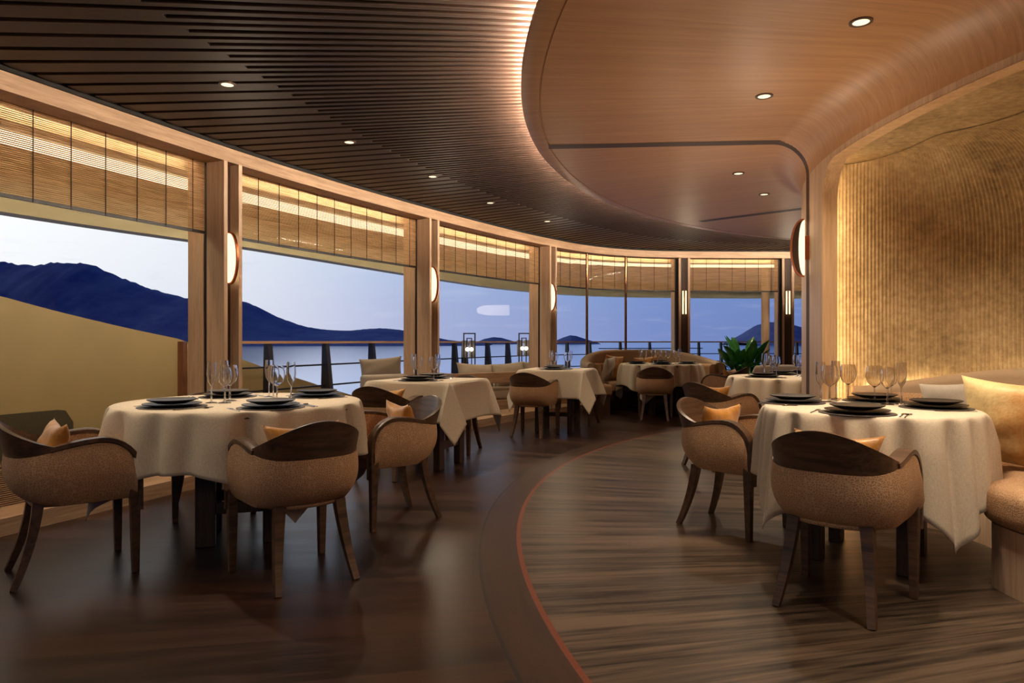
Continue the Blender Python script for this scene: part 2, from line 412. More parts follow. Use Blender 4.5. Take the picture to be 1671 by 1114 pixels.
# ------------------------------------------------------------------ ceiling: slatted outer ring
back = MB(); sl = MB()
PITCH = 1.07
angs = [78+PITCH*i for i in range(int((222-78)/PITCH))]
pr = [], []
for a in [70+1.5*i for i in range(130)]:
    rw = ray_w(a)
    if rw is None or a > 224: continue
    pr[0].append((6.2*math.cos(math.radians(a)), 6.2*math.sin(math.radians(a)), 2.73))
    pr[1].append(((rw+.1)*math.cos(math.radians(a)), (rw+.1)*math.sin(math.radians(a)), 2.73))
back.grid([pr[0], pr[1]]); struct(back.build('ceiling', M['slatback'], loc=CL, smooth=0))
def slat_piece(mb, ac, h0, h1, r0, r1):
    n = 3; rows = []
    for i in range(n):
        r = r0+(r1-r0)*i/(n-1); row = []
        for (aa, z) in ((h0, Z_SLAT), (h1, Z_SLAT), (h1, 2.725), (h0, 2.725)):
            t = math.radians(ac+aa*PITCH); row.append((r*math.cos(t), r*math.sin(t), z))
        rows.append(row)
    idx = mb.grid(rows, closed_u=True); mb.f.append(tuple(idx[0])); mb.f.append(tuple(reversed(idx[-1])))
for a in angs:
    rw = ray_w(a)
    if rw is None: continue
    rm = 6.62+(rw-6.62)*.53
    slat_piece(sl, a, -.37, .37, rm, rw-.03)
    slat_piece(sl, a, -.37, -.14, 6.3, rm); slat_piece(sl, a, .14, .37, 6.3, rm)
struct(sl.build('ceiling', M['slat'], loc=CL, smooth=0))
mb = MB(); W.ribbon(mb, 0, W.L, rect(-.02, 0, 2.628, 2.74)); struct(mb.build('trim_3', M['slatback'], smooth=0))

# ceiling: round oak soffit coved down into the oak wall
FIL = .24
NI0, NI1 = 171.1, 197.0; ZN = 2.26; RC = .24           # near alcove opening
NJ0, NJ1 = 134.0, 154.0                                # second alcove, round the corner
def prof_z(r):
    if r >= R_WALL+FIL: return Z_DISC
    x = max(r-R_WALL, 0); return Z_DISC-FIL+math.sqrt(max(FIL*FIL-(FIL-x)**2, 0))
n = 170; prof = [(6.28, 2.58), (R_DISC-.012, 2.58), (R_DISC, 2.572), (R_DISC, Z_DISC+.006), (R_DISC-.006, Z_DISC), (6.50, Z_DISC), (6.498, Z_DISC+.005), (6.488, Z_DISC+.005), (6.486, Z_DISC)]
prof += [(6.0, Z_DISC), (5.4, Z_DISC), (R_WALL+FIL, Z_DISC)]
for k in range(1, 13):
    t = PI/2*k/12; prof.append((R_WALL+FIL-FIL*math.sin(t), Z_DISC-FIL+FIL*math.cos(t)))
rows = []
for i in range(n+1):
    a = math.radians(50+(268-50)*i/n); rows.append([(r*math.cos(a), r*math.sin(a), z) for r, z in prof])
mb = MB(); mb.grid(rows); struct(mb.build('ceiling', M['ceiling'], loc=CL, smooth=50))
# oak wall below the cove with two arched openings
def open_top(a, lo, hi):
    """height of the opening at angle a, None where there is wall"""
    if a <= lo or a >= hi: return None
    d = min(a-lo, hi-a)*PI/180*R_WALL
    return ZN if d >= RC else ZN-RC+math.sqrt(RC*RC-(RC-d)**2)
al = sorted(set([50+i*1.5 for i in range(146)] + sum([[lo+.001+s*math.degrees(RC*(1-math.cos(PI/2*k/12))/R_WALL) for k in range(13)] for lo, s in ((NI0, 1), (NJ0, 1))], [])
            + sum([[hi-.001-math.degrees(RC*(1-math.cos(PI/2*k/12))/R_WALL) for k in range(13)] for hi in (NI1, NJ1)], []) + [NI0, NI1, NJ0, NJ1]))
al = [a for a in al if a <= 268]
mb = MB(); zt = Z_DISC-FIL
def zb(a):
    for lo, hi in ((NI0, NI1), (NJ0, NJ1)):
        o = open_top(a, lo, hi)
        if o is not None: return o
    return 0.0
for a, b in zip(al, al[1:]):
    mid = (a+b)/2; inside = any(lo < mid < hi for lo, hi in ((NI0, NI1), (NJ0, NJ1)))
    za, zb_ = (zb(a), zb(b)) if inside else (0.0, 0.0)
    if inside and za == 0: za = ZN-RC
    if inside and zb_ == 0: zb_ = ZN-RC
    q = [(R_WALL*math.cos(math.radians(x)), R_WALL*math.sin(math.radians(x)), z) for x, z in ((a, za), (b, zb_), (b, zt), (a, zt))]
    mb.poly(q)
struct(mb.build('wall_right', M['oak'], loc=CL, smooth=40))
def arch_outline(lo, hi, inset=0):
    """points (angle, z) along the arched opening from floor to floor"""
    pts = [(lo, 0), (lo, .8), (lo, 1.6), (lo, ZN-RC)]
    for k in range(1, 13):
        t = PI/2*k/12; pts.append((lo+math.degrees((RC-RC*math.cos(t))/R_WALL), ZN-RC+RC*math.sin(t)))
    m = 24; a0 = pts[-1][0]; a1 = hi-(a0-lo)
    for k in range(1, m): pts.append((a0+(a1-a0)*k/m, ZN))
    for k in range(0, 13):
        t = PI/2*(1-k/12); pts.append((hi-math.degrees((RC-RC*math.cos(t))/R_WALL), ZN-RC+RC*math.sin(t)))
    pts += [(hi, 1.6), (hi, .8), (hi, 0)]; return pts
def arch_band(lo, hi, r0, r1, th=.0):
    mb = MB(); o = arch_outline(lo, hi); rows = []
    for a, z in o:
        t = math.radians(a); rows.append([(r0*math.cos(t), r0*math.sin(t), z), (r1*math.cos(t), r1*math.sin(t), z)])
    mb.grid(rows); return mb
M['oak_lit'] = wood('oak_jamb_lit', lin(204, 162, 118), lin(232, 192, 148), (20, 20, 1.0), .42)  # light oak made paler still, LED light on the jamb put into its colour
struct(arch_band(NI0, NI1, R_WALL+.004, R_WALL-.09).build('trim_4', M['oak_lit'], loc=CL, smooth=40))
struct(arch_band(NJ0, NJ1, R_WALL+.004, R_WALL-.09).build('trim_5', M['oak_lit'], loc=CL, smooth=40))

# alcove with combed plaster, ribs running up and over
def niche(lo, hi, idx, rib=True):
    amid = math.radians((lo+hi)/2); ctr = Vector(cpt(4.78, (lo+hi)/2))
    j0 = Vector(cpt(R_WALL-.13, lo-2.0)); j1 = Vector(cpt(R_WALL-.13, hi+2.0))
    r0 = (j0-ctr).length; a0 = math.atan2(*(j0-ctr).yx); a1 = math.atan2(*(j1-ctr).yx)
    while a1 < a0-2*PI: a1 += 2*PI
    while a1 > a0: a1 -= 2*PI
    arc = (a0-a1)*r0; nr = int(arc/.0215); sub = 6 if rib else 1; N = nr*sub
    zs = [(0, 0)]+[(0.6, 0), (1.2, 0), (1.72, 0)]; CR = .56
    rows = []
    prof = [(0, z) for z in (0, .5, 1.0, 1.4, 1.74)]+[(CR*(1-math.cos(PI/2*k/14)), 1.74+CR*math.sin(PI/2*k/14)) for k in range(1, 15)]
    for dr, z in prof:
        row = []
        for i in range(N+1):
            f = i/N; a = a0+(a1-a0)*f
            e = min(f, 1-f)*2; e = min(1, e/.55); e = e*e*(3-2*e)
            w = .0032*math.cos(2*PI*i/sub) if rib else 0
            bulge = 1+.10*math.sin(PI*f)
            r = r0*bulge-dr*e+w
            row.append((ctr.x+r*math.cos(a)-C0.x, ctr.y+r*math.sin(a)-C0.y, z))
        rows.append(row)
    mb = MB(); mb.grid(rows); struct(mb.build('wall_alcove', M['plaster'], loc=CL, smooth=60)).name = 'wall_back' if idx else 'wall_alcove'
    mb = MB()
    n = 20
    mb.grid([[(rr*math.cos(math.radians(lo-3.5+(hi-lo+7)*i/n)), rr*math.sin(math.radians(lo-3.5+(hi-lo+7)*i/n)), 2.305) for i in range(n+1)] for rr in (R_WALL-.01, 2.9)])
    struct(mb.build('ceiling', M['plaster'], loc=CL, smooth=0))
    for a in (lo-2.5, hi+2.5):
        t = math.radians(a); mb = MB(); mb.obox(((R_WALL-.2)*math.cos(t), (R_WALL-.2)*math.sin(t), 1.155), (.19*math.cos(t), .19*math.sin(t), 0), (-.012*math.sin(t), .012*math.cos(t), 0), (0, 0, 1.155))
        struct(mb.build('trim_%d' % trim2.pop(), M['plaster'], loc=CL, smooth=0))
    return ctr, r0, a0, a1
trim2 = [63, 62, 61, 60]
N1 = niche(NI0, NI1, 0); N2 = niche(NJ0, NJ1, 1, False)
# LED line tucked behind the jamb of the alcove
mb = MB(); rows = []
for a, z in [p for p in arch_outline(NI0-.5, NI1+.5)][0:12]:
    t = math.radians(a); rows.append([((R_WALL-.060)*math.cos(t), (R_WALL-.060)*math.sin(t), z), ((R_WALL-.085)*math.cos(t), (R_WALL-.085)*math.sin(t), z)])
mb.grid(rows); led1 = mb.build('light_strip', M['led_niche'], loc=CL, smooth=0)
tag(led1, 'thin glowing light strip down the left edge of the plaster alcove', 'light strip')

# flat dark strips crossing the oak soffit, shade of shadow gaps put into colour, the first one running on down the wall
def groove(p0, p1, name, down, w=.055):
    path = []; N = 60
    for i in range(N+1):
        f = i/N; f = 1-(1-f)**2.2
        p = Vector(p0).lerp(Vector(p1), f); r = (p-C0).length; path.append(Vector((p.x, p.y, prof_z(r)-.0015)))
    dirv = (Vector(p1)-Vector(p0)).normalized(); lat = Vector((-dirv.y, dirv.x, 0))
    if down:
        q = path[-1]; nrm = Vector((q.x-C0.x, q.y-C0.y, 0)).normalized()*.0015
        path = path[:-1]+[Vector((q.x, q.y, z))+nrm for z in (2.25, 2.0, 1.0, 0)]
    mb = MB(); mb.grid([[p-lat*w, p+lat*w] for p in path]); return struct(mb.build(name, M['dark_oak'], smooth=60))
a_g = 165.9; gw = cpt(R_WALL+.0, a_g)
groove((.27, 5.17), gw, 'trim_6', True)
groove((2.26, 8.38), (3.42, 7.32), 'trim_7', False, .06)
# cove light lying on top of the soffit's edge
mb = MB(); n = 150; rr = []
for i in range(n+1):
    a = math.radians(80+(235-80)*i/n); rr.append([(r*math.cos(a), r*math.sin(a), z) for r, z in ((R_DISC-.07, 2.582), (R_DISC-.045, 2.582), (R_DISC-.045, 2.600), (R_DISC-.07, 2.600))])
mb.grid(rr, closed_u=True)
tag(mb.build('cove_light', M['led_cove'], loc=CL, smooth=0), 'curved warm cove light glowing between slatted ceiling and round oak ceiling', 'light strip')

# ------------------------------------------------------------------ window wall
FD = .18; DG = .215; GL = .38                    # fin depth, dark channel, glass line (outward offsets)
mb = MB(); W.ribbon(mb, 0, W.L, rect(0, FD+.01, 2.52, 2.634)); struct(mb.build('trim_8', M['oak_h'], smooth=30))
mb = MB(); W.ribbon(mb, 0, W.L, rect(FD+.01, .52, 2.575, 2.62)); struct(mb.build('trim_9', M['oak_h'], smooth=30))
mb = MB(); W.ribbon(mb, 0, W.L, rect(0, .50, 0, .10)); struct(mb.build('baseboard_left', M['oak_h'], smooth=30))
PW = .19; TF = .037
sA, sB, sC, sD, sE = W.px(365), W.px(701), W.px(897), W.px(1108), W.px(1277)
piers = [sA-5.75, sA-2.9, sA, sB, sC, sD, sE, sE+1.9]
trim_no = [10]
def seg(s0, s1, o0, o1, z0, z1, m, name, parent=None):
    mb = MB(); W.ribbon(mb, s0, s1, rect(o0, o1, z0, z1)); return mb.build(name, m, parent, smooth=30)
for i, s in enumerate(piers):
    t = empty('trim_%d' % trim_no[0]); trim_no[0] += 1; struct(t)
    if i in (5, 6):                                        # the two stern piers stand turned a little towards the room's middle
        p, tv = W.at(s+PW/2); nv = Vector((p.x, p.y)).normalized(); tv = Vector((nv.y, -nv.x))
        for a0_, a1_, d0_, d1_, m_, nm in ((-PW/2, -PW/2+TF, 0, FD, 'oak', 'post'), (PW/2-TF, PW/2, 0, FD, 'oak', 'post'), (-PW/2+TF, PW/2-TF, .09, .12, 'dark_oak', 'panel')):
            c_ = Vector((p.x, p.y))+tv*(a0_+a1_)/2+nv*(d0_+d1_)/2; mb = MB()
            mb.obox((c_.x, c_.y, 1.31), (*(tv*(a1_-a0_)/2), 0), (*(nv*(d1_-d0_)/2), 0), (0, 0, 1.21)); mb.build(nm, M[m_], t, smooth=0)
    else:
        seg(s, s+TF, 0, FD, .10, 2.52, M['oak'], 'post', t)
        seg(s+PW-TF, s+PW, 0, FD, .10, 2.52, M['oak'], 'post', t)
        seg(s+TF, s+PW-TF, .09, .12, .10, 2.52, M['dark_oak'], 'panel', t)
    seg(s+.008, s+PW-.008, FD, DG, .10, 2.575, M['black'], 'channel', t)
    seg(s, s+PW, DG, GL, .10, 2.575, M['oak'], 'jamb', t)
    if i == len(piers)-1: break
    s1 = piers[i+1]
    w = empty('window_%d' % (i+1)); struct(w)
    mb = MB(); n = max(3, int((s1-s-PW)/.15)); rows = [[], []]
    for k in range(n+1):
        p, _ = W.at(s+PW+(s1-s-PW)*k/n, GL-.02); rows[0].append((p.x, p.y, .10)); rows[1].append((p.x, p.y, 2.575))
    mb.grid(rows); mb.build('pane', M['pane'], w, smooth=80)
    if i == 1:                                             # ventilation grille below the first big pane
        g = MB()
        for k in range(18): W.ribbon(g, s+PW, s1, rect(GL-.075, GL-.055, .105+k*.0125, .112+k*.0125))
        struct(g.build('grille', M['oak_h'], smooth=0)).name = 'trim_30'
        seg(s+PW, s1, GL-.05, GL-.03, .10, .335, M['dark_oak'], 'trim_31')['kind'] = 'structure'
# slim bronze mullions in the curved corner bay
for k, px in enumerate((957.5, 1021)):
    d = W.px(px, .08); p, _ = W.at(d, .08); mb = MB()
    mb.lathe([(0, .10), (.021, .10), (.021, 2.55), (0, 2.55)], 16)
    o = struct(mb.build('trim_%d' % (40+k), M['bronze'], loc=(p.x, p.y, 0), smooth=40))

# roller blinds of bamboo reeds
ZB = 1.955
bl_lab = ['bamboo roller blind half lowered over the leftmost window', 'bamboo roller blind over the window between first and second sconces', 'bamboo roller blind over the window with two lanterns outside',
          'bamboo roller blind curving over the three-pane corner window', 'bamboo roller blind over the window behind the potted plant', 'narrow bamboo blind right of the last far sconce']
for bi, i in enumerate(range(1, 7)):
    s0, s1 = piers[i]+PW+.004, piers[i+1]-.004
    b = empty('bamboo_blind'); p, _ = W.at((s0+s1)/2, .2); tag(b, bl_lab[bi], 'blind', 'bamboo roller blinds')
    mb = MB(); z = ZB+.02; seg_n = max(2, int((s1-s0)/.22))
    while z < 2.575:
        W.ribbon(mb, s0, s1, [(.197, z), (.203, z), (.203, z+.0078), (.197, z+.0078)], step=.25); z += .0125
    mb.build('reed_screen', M['bamboo'], b, smooth=0)
    seg(s0, s1, .192, .208, ZB, ZB+.022, M['black'], 'bottom_rail', b)
    nc = max(2, round((s1-s0)/.235)) if bi < 5 else 2
    for k in range(nc):
        d = s0+(s1-s0)*(k+.5)/nc; seg(d-.0024, d+.0024, .188, .192, ZB, 2.56, M['cord'], 'cord', b)
    l = MB(); W.ribbon(l, s0+.02, s1-.02, rect(.315, .335, 2.556, 2.573)); seg(s0, s1, .298, .304, 2.53, 2.575, M['oak_h'], 'trim_%d' % (50+bi))['kind'] = 'structure'
    tag(l.build('light_strip', M['led_blind'], smooth=0), 'warm light strip above the '+bl_lab[bi].replace('roller ', '').replace('bamboo ', ''), 'light strip', 'light strips behind the blinds')

# wall sconces
def sconce(name, loc, ang, label, open_=False):
    """half-moon light; local +x is away from the wall"""
    t = empty(name, loc, ang); tag(t, label, 'wall lamp', 'half moon wall sconces')
    H, D = .205, .088; n = 28
    arc = [(D*math.cos(PI/2*(-1+2*i/n))**.85 if 0 < i < n else 0, H*math.sin(PI/2*(-1+2*i/n))) for i in range(n+1)]
    arc = [(x+.012, z) for x, z in arc]
    mb = MB(); mb.sweep([(x, 0, z) for x, z in arc], [(-.011, -.006), (.011, -.006), (.011, .006), (-.011, .006)], lat=[(0, 1, 0)]*len(arc))
    mb.build('rim', M['copper'], t)
    k = .45 if open_ else 1
    for sgn in (-1, 1):
        mb = MB(); rows = []
        for f in (0, .25, .5, .75, 1):
            rows.append([(.012+(x-.012)*f*.96*k, sgn*(.036-.027*f*f), z*.965) for x, z in arc])
        mb.grid(rows); mb.build('lens', M['lens'], t, smooth=60)
        if open_:
            mb = MB(); mb.grid([[(.012+(x-.012)*f, sgn*.006, z*.97) for x, z in arc] for f in (k*.9, .97)]); mb.build('plate', M['dark_oak'], t)
    mb = MB(); mb.box(-.03, .014, -.016, .016, -.085, .085); mb.build('bracket', M['copper'], t, bevel=.005)
    return t
slab = ['half moon sconce glowing between the two nearest left windows', 'half moon sconce on the second window pier', 'half moon sconce on the third window pier',
        'half moon sconce seen edge-on on the pier behind the far round table', 'half moon sconce seen edge-on on the pier right of the plant']
for k, s in enumerate((sA, sB, sC, sD, sE)):
    p, t = W.at(s+PW/2, .055); ang = math.atan2(-t.x, t.y)
    if k > 2: p, t = W.at(s+PW/2); ang = math.atan2(-p.y, -p.x); p = p*(1+.055/p.length)
    sconce('wall_sconce', (p.x, p.y, 1.765), ang, slab[k])
p = cpt(R_WALL+.022, a_g); sconce('wall_sconce', (p[0], p[1], 1.775), math.radians(a_g), 'large half moon sconce on the oak wall end beside the ribbed alcove', True)

# ------------------------------------------------------------------ furniture builders
TOPZ = .755
def smooth01(x): x = min(max(x, 0), 1); return x*x*(3-2*x)

def make_cushion(w, h, th, m, n=18, seed=1, pinch=.07):
    rnd = random.Random(seed); ph = [rnd.uniform(0, 6) for _ in range(6)]
    mb = MB(); 
    for sgn in (1, -1):
        rows = []
        for i in range(n+1):
            v = -1+2*i/n; row = []
            for j in range(n+1):
                u = -1+2*j/n
                x = u*w/2*(1-pinch*(1-v*v)); y = v*h/2*(1-pinch*(1-u*u)*1.2)
                t = max((1-u**2)*(1-v**2), 0)**.42
                wr = 1+.10*math.sin(5*u+3*v+ph[0])*math.sin(4*v-2*u+ph[1])+.05*math.sin(11*u*v+ph[2])
                row.append((x, sgn*th/2*t*wr, y))
            rows.append(row)
        mb.grid(rows)
    import bmesh
    me = bpy.data.meshes.new('cushion'); me.from_pydata(mb.v, [], mb.f)
    bm = bmesh.new(); bm.from_mesh(me); bmesh.ops.remove_doubles(bm, verts=bm.verts, dist=1e-5); bmesh.ops.recalc_face_normals(bm, faces=bm.faces)
    bm.to_mesh(me); bm.free()
    for p in me.polygons: p.use_smooth = True
    me.materials.append(m); o = bpy.data.objects.new('cushion', me); COL.objects.link(o); return o

# ---- tub chair, facing local +y
def chair_plan(N=56):
    hw, yb, yc, yf = .252, -.258, -.02, .235
    pts = [Vector((-hw+.012*(1-(y-yc)/(yf-yc))*0, y)) for y in [yf+(yc-yf)*k/14 for k in range(14)]]
    for k in range(0, 61):
        t = PI*k/60; c, s = math.cos(t), math.sin(t)
        pts.append(Vector((-hw*math.copysign(abs(c)**.80, c), yc-(yc-yb)*abs(s)**.80)))
    pts += [Vector((hw, y)) for y in [yc+(yf-yc)*(k+1)/14 for k in range(14)]]
    l = [0]
    for a, b in zip(pts, pts[1:]): l.append(l[-1]+(b-a).length)
    out = []; j = 0
    for i in range(N+1):
        d = l[-1]*i/N
        while j < len(l)-2 and l[j+1] < d: j += 1
        f = (d-l[j])/max(l[j+1]-l[j], 1e-9); out.append(pts[j].lerp(pts[j+1], f))
    nor = []
    for i in range(N+1):
        t = (out[min(i+1, N)]-out[max(i-1, 0)]).normalized(); nor.append(Vector((t.y, -t.x)))
    # outward is away from the middle
    nor = [n if n.dot(p-Vector((0, .25))) > 0 else -n for n, p in zip(nor, out)]
    return out, nor, l[-1]
PLAN, NORM, PL = chair_plan()
def q_of(i): N = len(PLAN)-1; return min(i, N-i)/N*PL
def top_z(q):
    r = .15
    if q < r: return .482+math.sqrt(max(r*r-(r-q)**2, 0))
    return .632-.052*smooth01((q-r)/.36)
def rake(z): return .16*max(z-.45, 0)
def backness(q): return smooth01((q-.26)/.28)
def make_chair():
    t = empty('tub_chair')
    N = len(PLAN)-1
    # upholstered wrap-round shell
    mb = MB(); rows = []
    for i in range(N+1):
        p, n = PLAN[i], NORM[i]; q = q_of(i); zt = top_z(q); b = backness(q); row = []
        zb_ = .358
        for k in range(11):
            v = k/10; z = zb_+(zt-zb_)*v; tuck = -.085*(1-v)**4*(.35+.65*b); bul = .014*math.sin(PI*v)
            o = tuck+bul+rake(z)*b*.7
            row.append((p.x+n.x*o, p.y+n.y*o, z))
        for k in range(5):
            v = k/4; z = zt-(zt-.40)*v; o = -.055+rake(z)*b*.7
            row.append((p.x+n.x*o, p.y+n.y*o, z+(.004 if k == 0 else 0)))
        row.append((p.x-n.x*.10, p.y-n.y*.10, zb_-.004))
        rows.append(row)
    idx = mb.grid(rows, closed_u=True); mb.f.append(tuple(idx[0])); mb.f.append(tuple(reversed(idx[-1])))
    mb.build('upholstered_shell', M['fabric'], t, smooth=50)
    # seat
    mb = MB(); inner = [(p.x-n.x*.05, p.y-n.y*.05) for p, n in zip(PLAN, NORM)]
    mb.prism([(p.x-n.x*.075, p.y-n.y*.075) for p, n in zip(PLAN, NORM)], .345, .41); mb.build('seat_rail', M['fabric'], t, smooth=40, bevel=.012)
    mb = MB(); s2 = [(p.x-n.x*.062, p.y-n.y*.062) for p, n in zip(PLAN, NORM)]
    s2 = [(x, min(y, .262)) for x, y in s2]; s2[0] = (s2[0][0], .262); s2[-1] = (s2[-1][0], .262)
    mb.prism(s2, .405, .475); mb.build('seat', M['fabric'], t, smooth=40, bevel=.025, bseg=3)
    # arm caps: run from the front leg up and round to the back
    for side in (0, 1):
        ids = list(range(0, N//2+1)) if side == 0 else list(range(N, N//2-1, -1))
        path = []; lat = []
        p, n = PLAN[ids[0]], NORM[ids[0]]
        yf = p.y+.012
        for z in (.30, .37, .44): path.append(Vector((p.x-n.x*.026, yf, z))); lat.append(Vector((n.x, n.y, 0)))
        for k in range(1, 9):                              # rounded front corner
            a = PI/2*k/8; r = .162
            path.append(Vector((p.x-n.x*.026, yf-r*(1-math.cos(a)), .482+r*math.sin(a)))); lat.append(Vector((n.x, n.y, 0)))
        for i in ids:
            q = q_of(i)
            if q < .17 or q > .36: continue
            b = backness(q); zt = top_z(q); p, n = PLAN[i], NORM[i]; o = -.026+rake(zt)*b*.7
            path.append(Vector((p.x+n.x*o, p.y+n.y*o, zt+.011))); lat.append(Vector((n.x, n.y, 0)))
        mb = MB(); mb.sweep(path, [(-.031, -.012), (.030, -.012), (.030, .006), (.022, .012), (-.022, .012), (-.031, .006)], lat=lat)
        mb.build('armrest', M['walnut'], t, smooth=40)
    # sweeping wooden crest
    Q0 = .29; mb = MB(); rows = []
    for i in range(N+1):
        q = q_of(i)
        if q < Q0: continue
        w = (q-Q0)/(PL/2-Q0); h = .010+.160*math.sin(PI/2*w)**1.5; zt = top_z(q); b = backness(q); p, n = PLAN[i], NORM[i]; row = []
        o0 = rake(top_z(q))*b*.7
        for k in range(6):
            z = zt+h*k/5; o = -.004+o0+.30*h*k/5*b; row.append((p.x+n.x*o, p.y+n.y*o, z))
        for k in range(5, -1, -1):
            z = zt+h*k/5; o = -.004-.022-.006*(1-k/5)+o0+.30*h*k/5*b; row.append((p.x+n.x*o, p.y+n.y*o, z))
        rows.append(row)
    idx = mb.grid(rows, closed_u=True); mb.f.append(tuple(idx[0])); mb.f.append(tuple(reversed(idx[-1])))
    mb.build('back_crest', M['walnut'], t, smooth=40)
    for s in (-1, 1):
        mb = MB(); mb.sweep([(s*.2265, .222, .45), (s*.226, .227, .32), (s*.226, .230, 0)], lambda i: [(-a, -b) for a, b in ((.022, .022), (-.022, .022), (-.022, -.022), (.022, -.022))] if i < 2 else [(-a, -b) for a, b in ((.016, .016), (-.016, .016), (-.016, -.016), (.016, -.016))], up=(0, 1, 0))
        mb.build('leg', M['walnut'], t, smooth=0, bevel=.004)
        path = []
        for k in range(9):
            v = k/8; path.append((s*(.142+.032*v+.010*v*v), -.150-.035*v-.060*v*v, .365*(1-v)))
        mb = MB(); mb.sweep(path, lambda i: [(a*(1-.40*i/8), b*(1-.40*i/8)) for a, b in ((.024, .022), (-.024, .022), (-.024, -.022), (.024, -.022))], up=(0, 1, 0))
        mb.build('leg', M['walnut'], t, smooth=40)
    return t

# ---- cloths
def round_cloth(name, R, half, rot, seed, amp=.044):
    rnd = random.Random(seed); N = 288; waves = [(n, rnd.uniform(0, 6.28), rnd.uniform(.6, 1)*k_) for n, k_ in ((13, .7), (19, 1.0), (27, .45))]
    rows = []; z0 = TOPZ+.004
    th = [rot+PI/4+2*PI*i/N for i in range(N)]
    hang = []
    for a in th:
        c = max(abs(math.cos(a-rot)), abs(math.sin(a-rot))); h0 = half-R; hang.append(h0+(half/c-R-h0)*.66)
    wave = [sum(w*math.sin(n*a+p+.4*math.sin(3*a+p)) for n, p, w in waves)/1.3 for a in th]; wave = [w-.35*(w*w-.3) for w in wave]
    for k in range(7): rows.append([(R*k/7*math.cos(a), R*k/7*math.sin(a), z0) for a in th])
    K = 22
    for k in range(K+1):
        u = (k/K)**1.35; row = []
        for a, h, w in zip(th, hang, wave):
            s = u*h; cd = math.cos(2*(a-rot)-PI/2)**2    # 1 at corners of the square
            e = 1-math.exp(-s/.016)
            r = R+.014*e+.075*s+amp*min(1, s/.16)**.7*w*e+.05*s*(cd**6)
            z = z0-max(0, s-.010*e)
            row.append((r*math.cos(a), r*math.sin(a), z))
        rows.append(row)
    mb = MB(); mb.grid(rows, closed_u=True)
    o = mb.build(name, M['linen'], smooth=60)
    s = o.modifiers.new('thickness', 'SOLIDIFY'); s.thickness = .003; s.offset = 0
    return o
def square_cloth(name, a, h, kite=.115):
    """a: half side of the table, h: hang"""
    z0 = TOPZ+.004; K = 16; per = []
    cs = [(a, -a), (a, a), (-a, a), (-a, -a)]
    nrm = [(1, 0), (0, 1), (-1, 0), (0, -1)]
    for i in range(4):
        P = Vector(cs[i]); Q = Vector(cs[(i+1) % 4]); n = Vector(nrm[i]); e = (Q-P).normalized(); L = 2*a
        pn = Vector(nrm[i-1])
        for k in range(9):                                  # corner fan at P
            f = k/8; ang = PI/2*f; hh = h*(1+.50*(1-abs(2*f-1)))
            d = (n+pn).normalized(); tgt = (n-pn).normalized()   # outward diagonal and its tangent
            off = tgt*(kite*(2*f-1))+d*(.09+.03*(1-abs(2*f-1)))
            per.append((P, off, hh))
        for k in range(1, 16):
            t = L*(.5-.5*math.cos(PI*k/16)); b0 = math.exp(-t/.045); b1 = math.exp(-(L-t)/.045); r2 = 2**.5
            vn, ve = (kite+.09)/r2, (.09-kite)/r2
            off0 = n*vn*b0-e*ve*b0; off1 = n*vn*b1+e*ve*b1
            wv = .008*math.sin(t*9+i*2)
            per.append((P+e*t, off0+off1+n*(.018+wv), h))
    # centre fan
    rows = [[(0, 0, z0)]*len(per)]
    for k in (1, 2, 3): rows.append([(p.x*k/3.0*(1), p.y*k/3.0, z0) for p, o, h_ in per])
    for k in range(1, K+1):
        u = k/K; row = []
        for p, o, h_ in per:
            s = u*h_; e = 1-math.exp(-s/.014); nn = p.normalized()
            q = p+o*(u**.9)+nn*.012*e; row.append((q.x, q.y, z0-max(0, s-.008*e)))
        rows.append(row)
    mb = MB(); mb.grid(rows, closed_u=True); o = mb.build(name, M['linen'], smooth=24)
    s = o.modifiers.new('thickness', 'SOLIDIFY'); s.thickness = .003; s.offset = 0
    return o

def table(name, loc, rot, R, shape, label, group, base_r=.20):
    t = empty(name, loc, rot); tag(t, label, 'table', group)
    mb = MB()
    if shape == 'round': mb.lathe([(0, TOPZ-.03), (R, TOPZ-.03), (R, TOPZ), (0, TOPZ)], 64)
    else: mb.box(-R, R, -R, R, TOPZ-.03, TOPZ)
    mb.build('tabletop', M['table_wood'], t, smooth=40)
    for sx, sy in ((1, 1), (1, -1), (-1, 1), (-1, -1)):
        b = MB(); b.box(sx*base_r-.05, sx*base_r+.05, sy*base_r-.03, sy*base_r+.03, 0, TOPZ-.03); b.build('leg', M['table_wood'], t, smooth=0, bevel=.004)
    for sy in (-1, 1):
        b = MB(); b.box(-base_r+.05, base_r-.05, sy*base_r-.02, sy*base_r+.02, .17, .23); b.build('stretcher', M['table_wood'], t, smooth=0, bevel=.004)
    b = MB(); b.box(-.025, .025, -base_r+.02, base_r-.02, .175, .225); b.build('stretcher', M['table_wood'], t, smooth=0, bevel=.004)
    return t

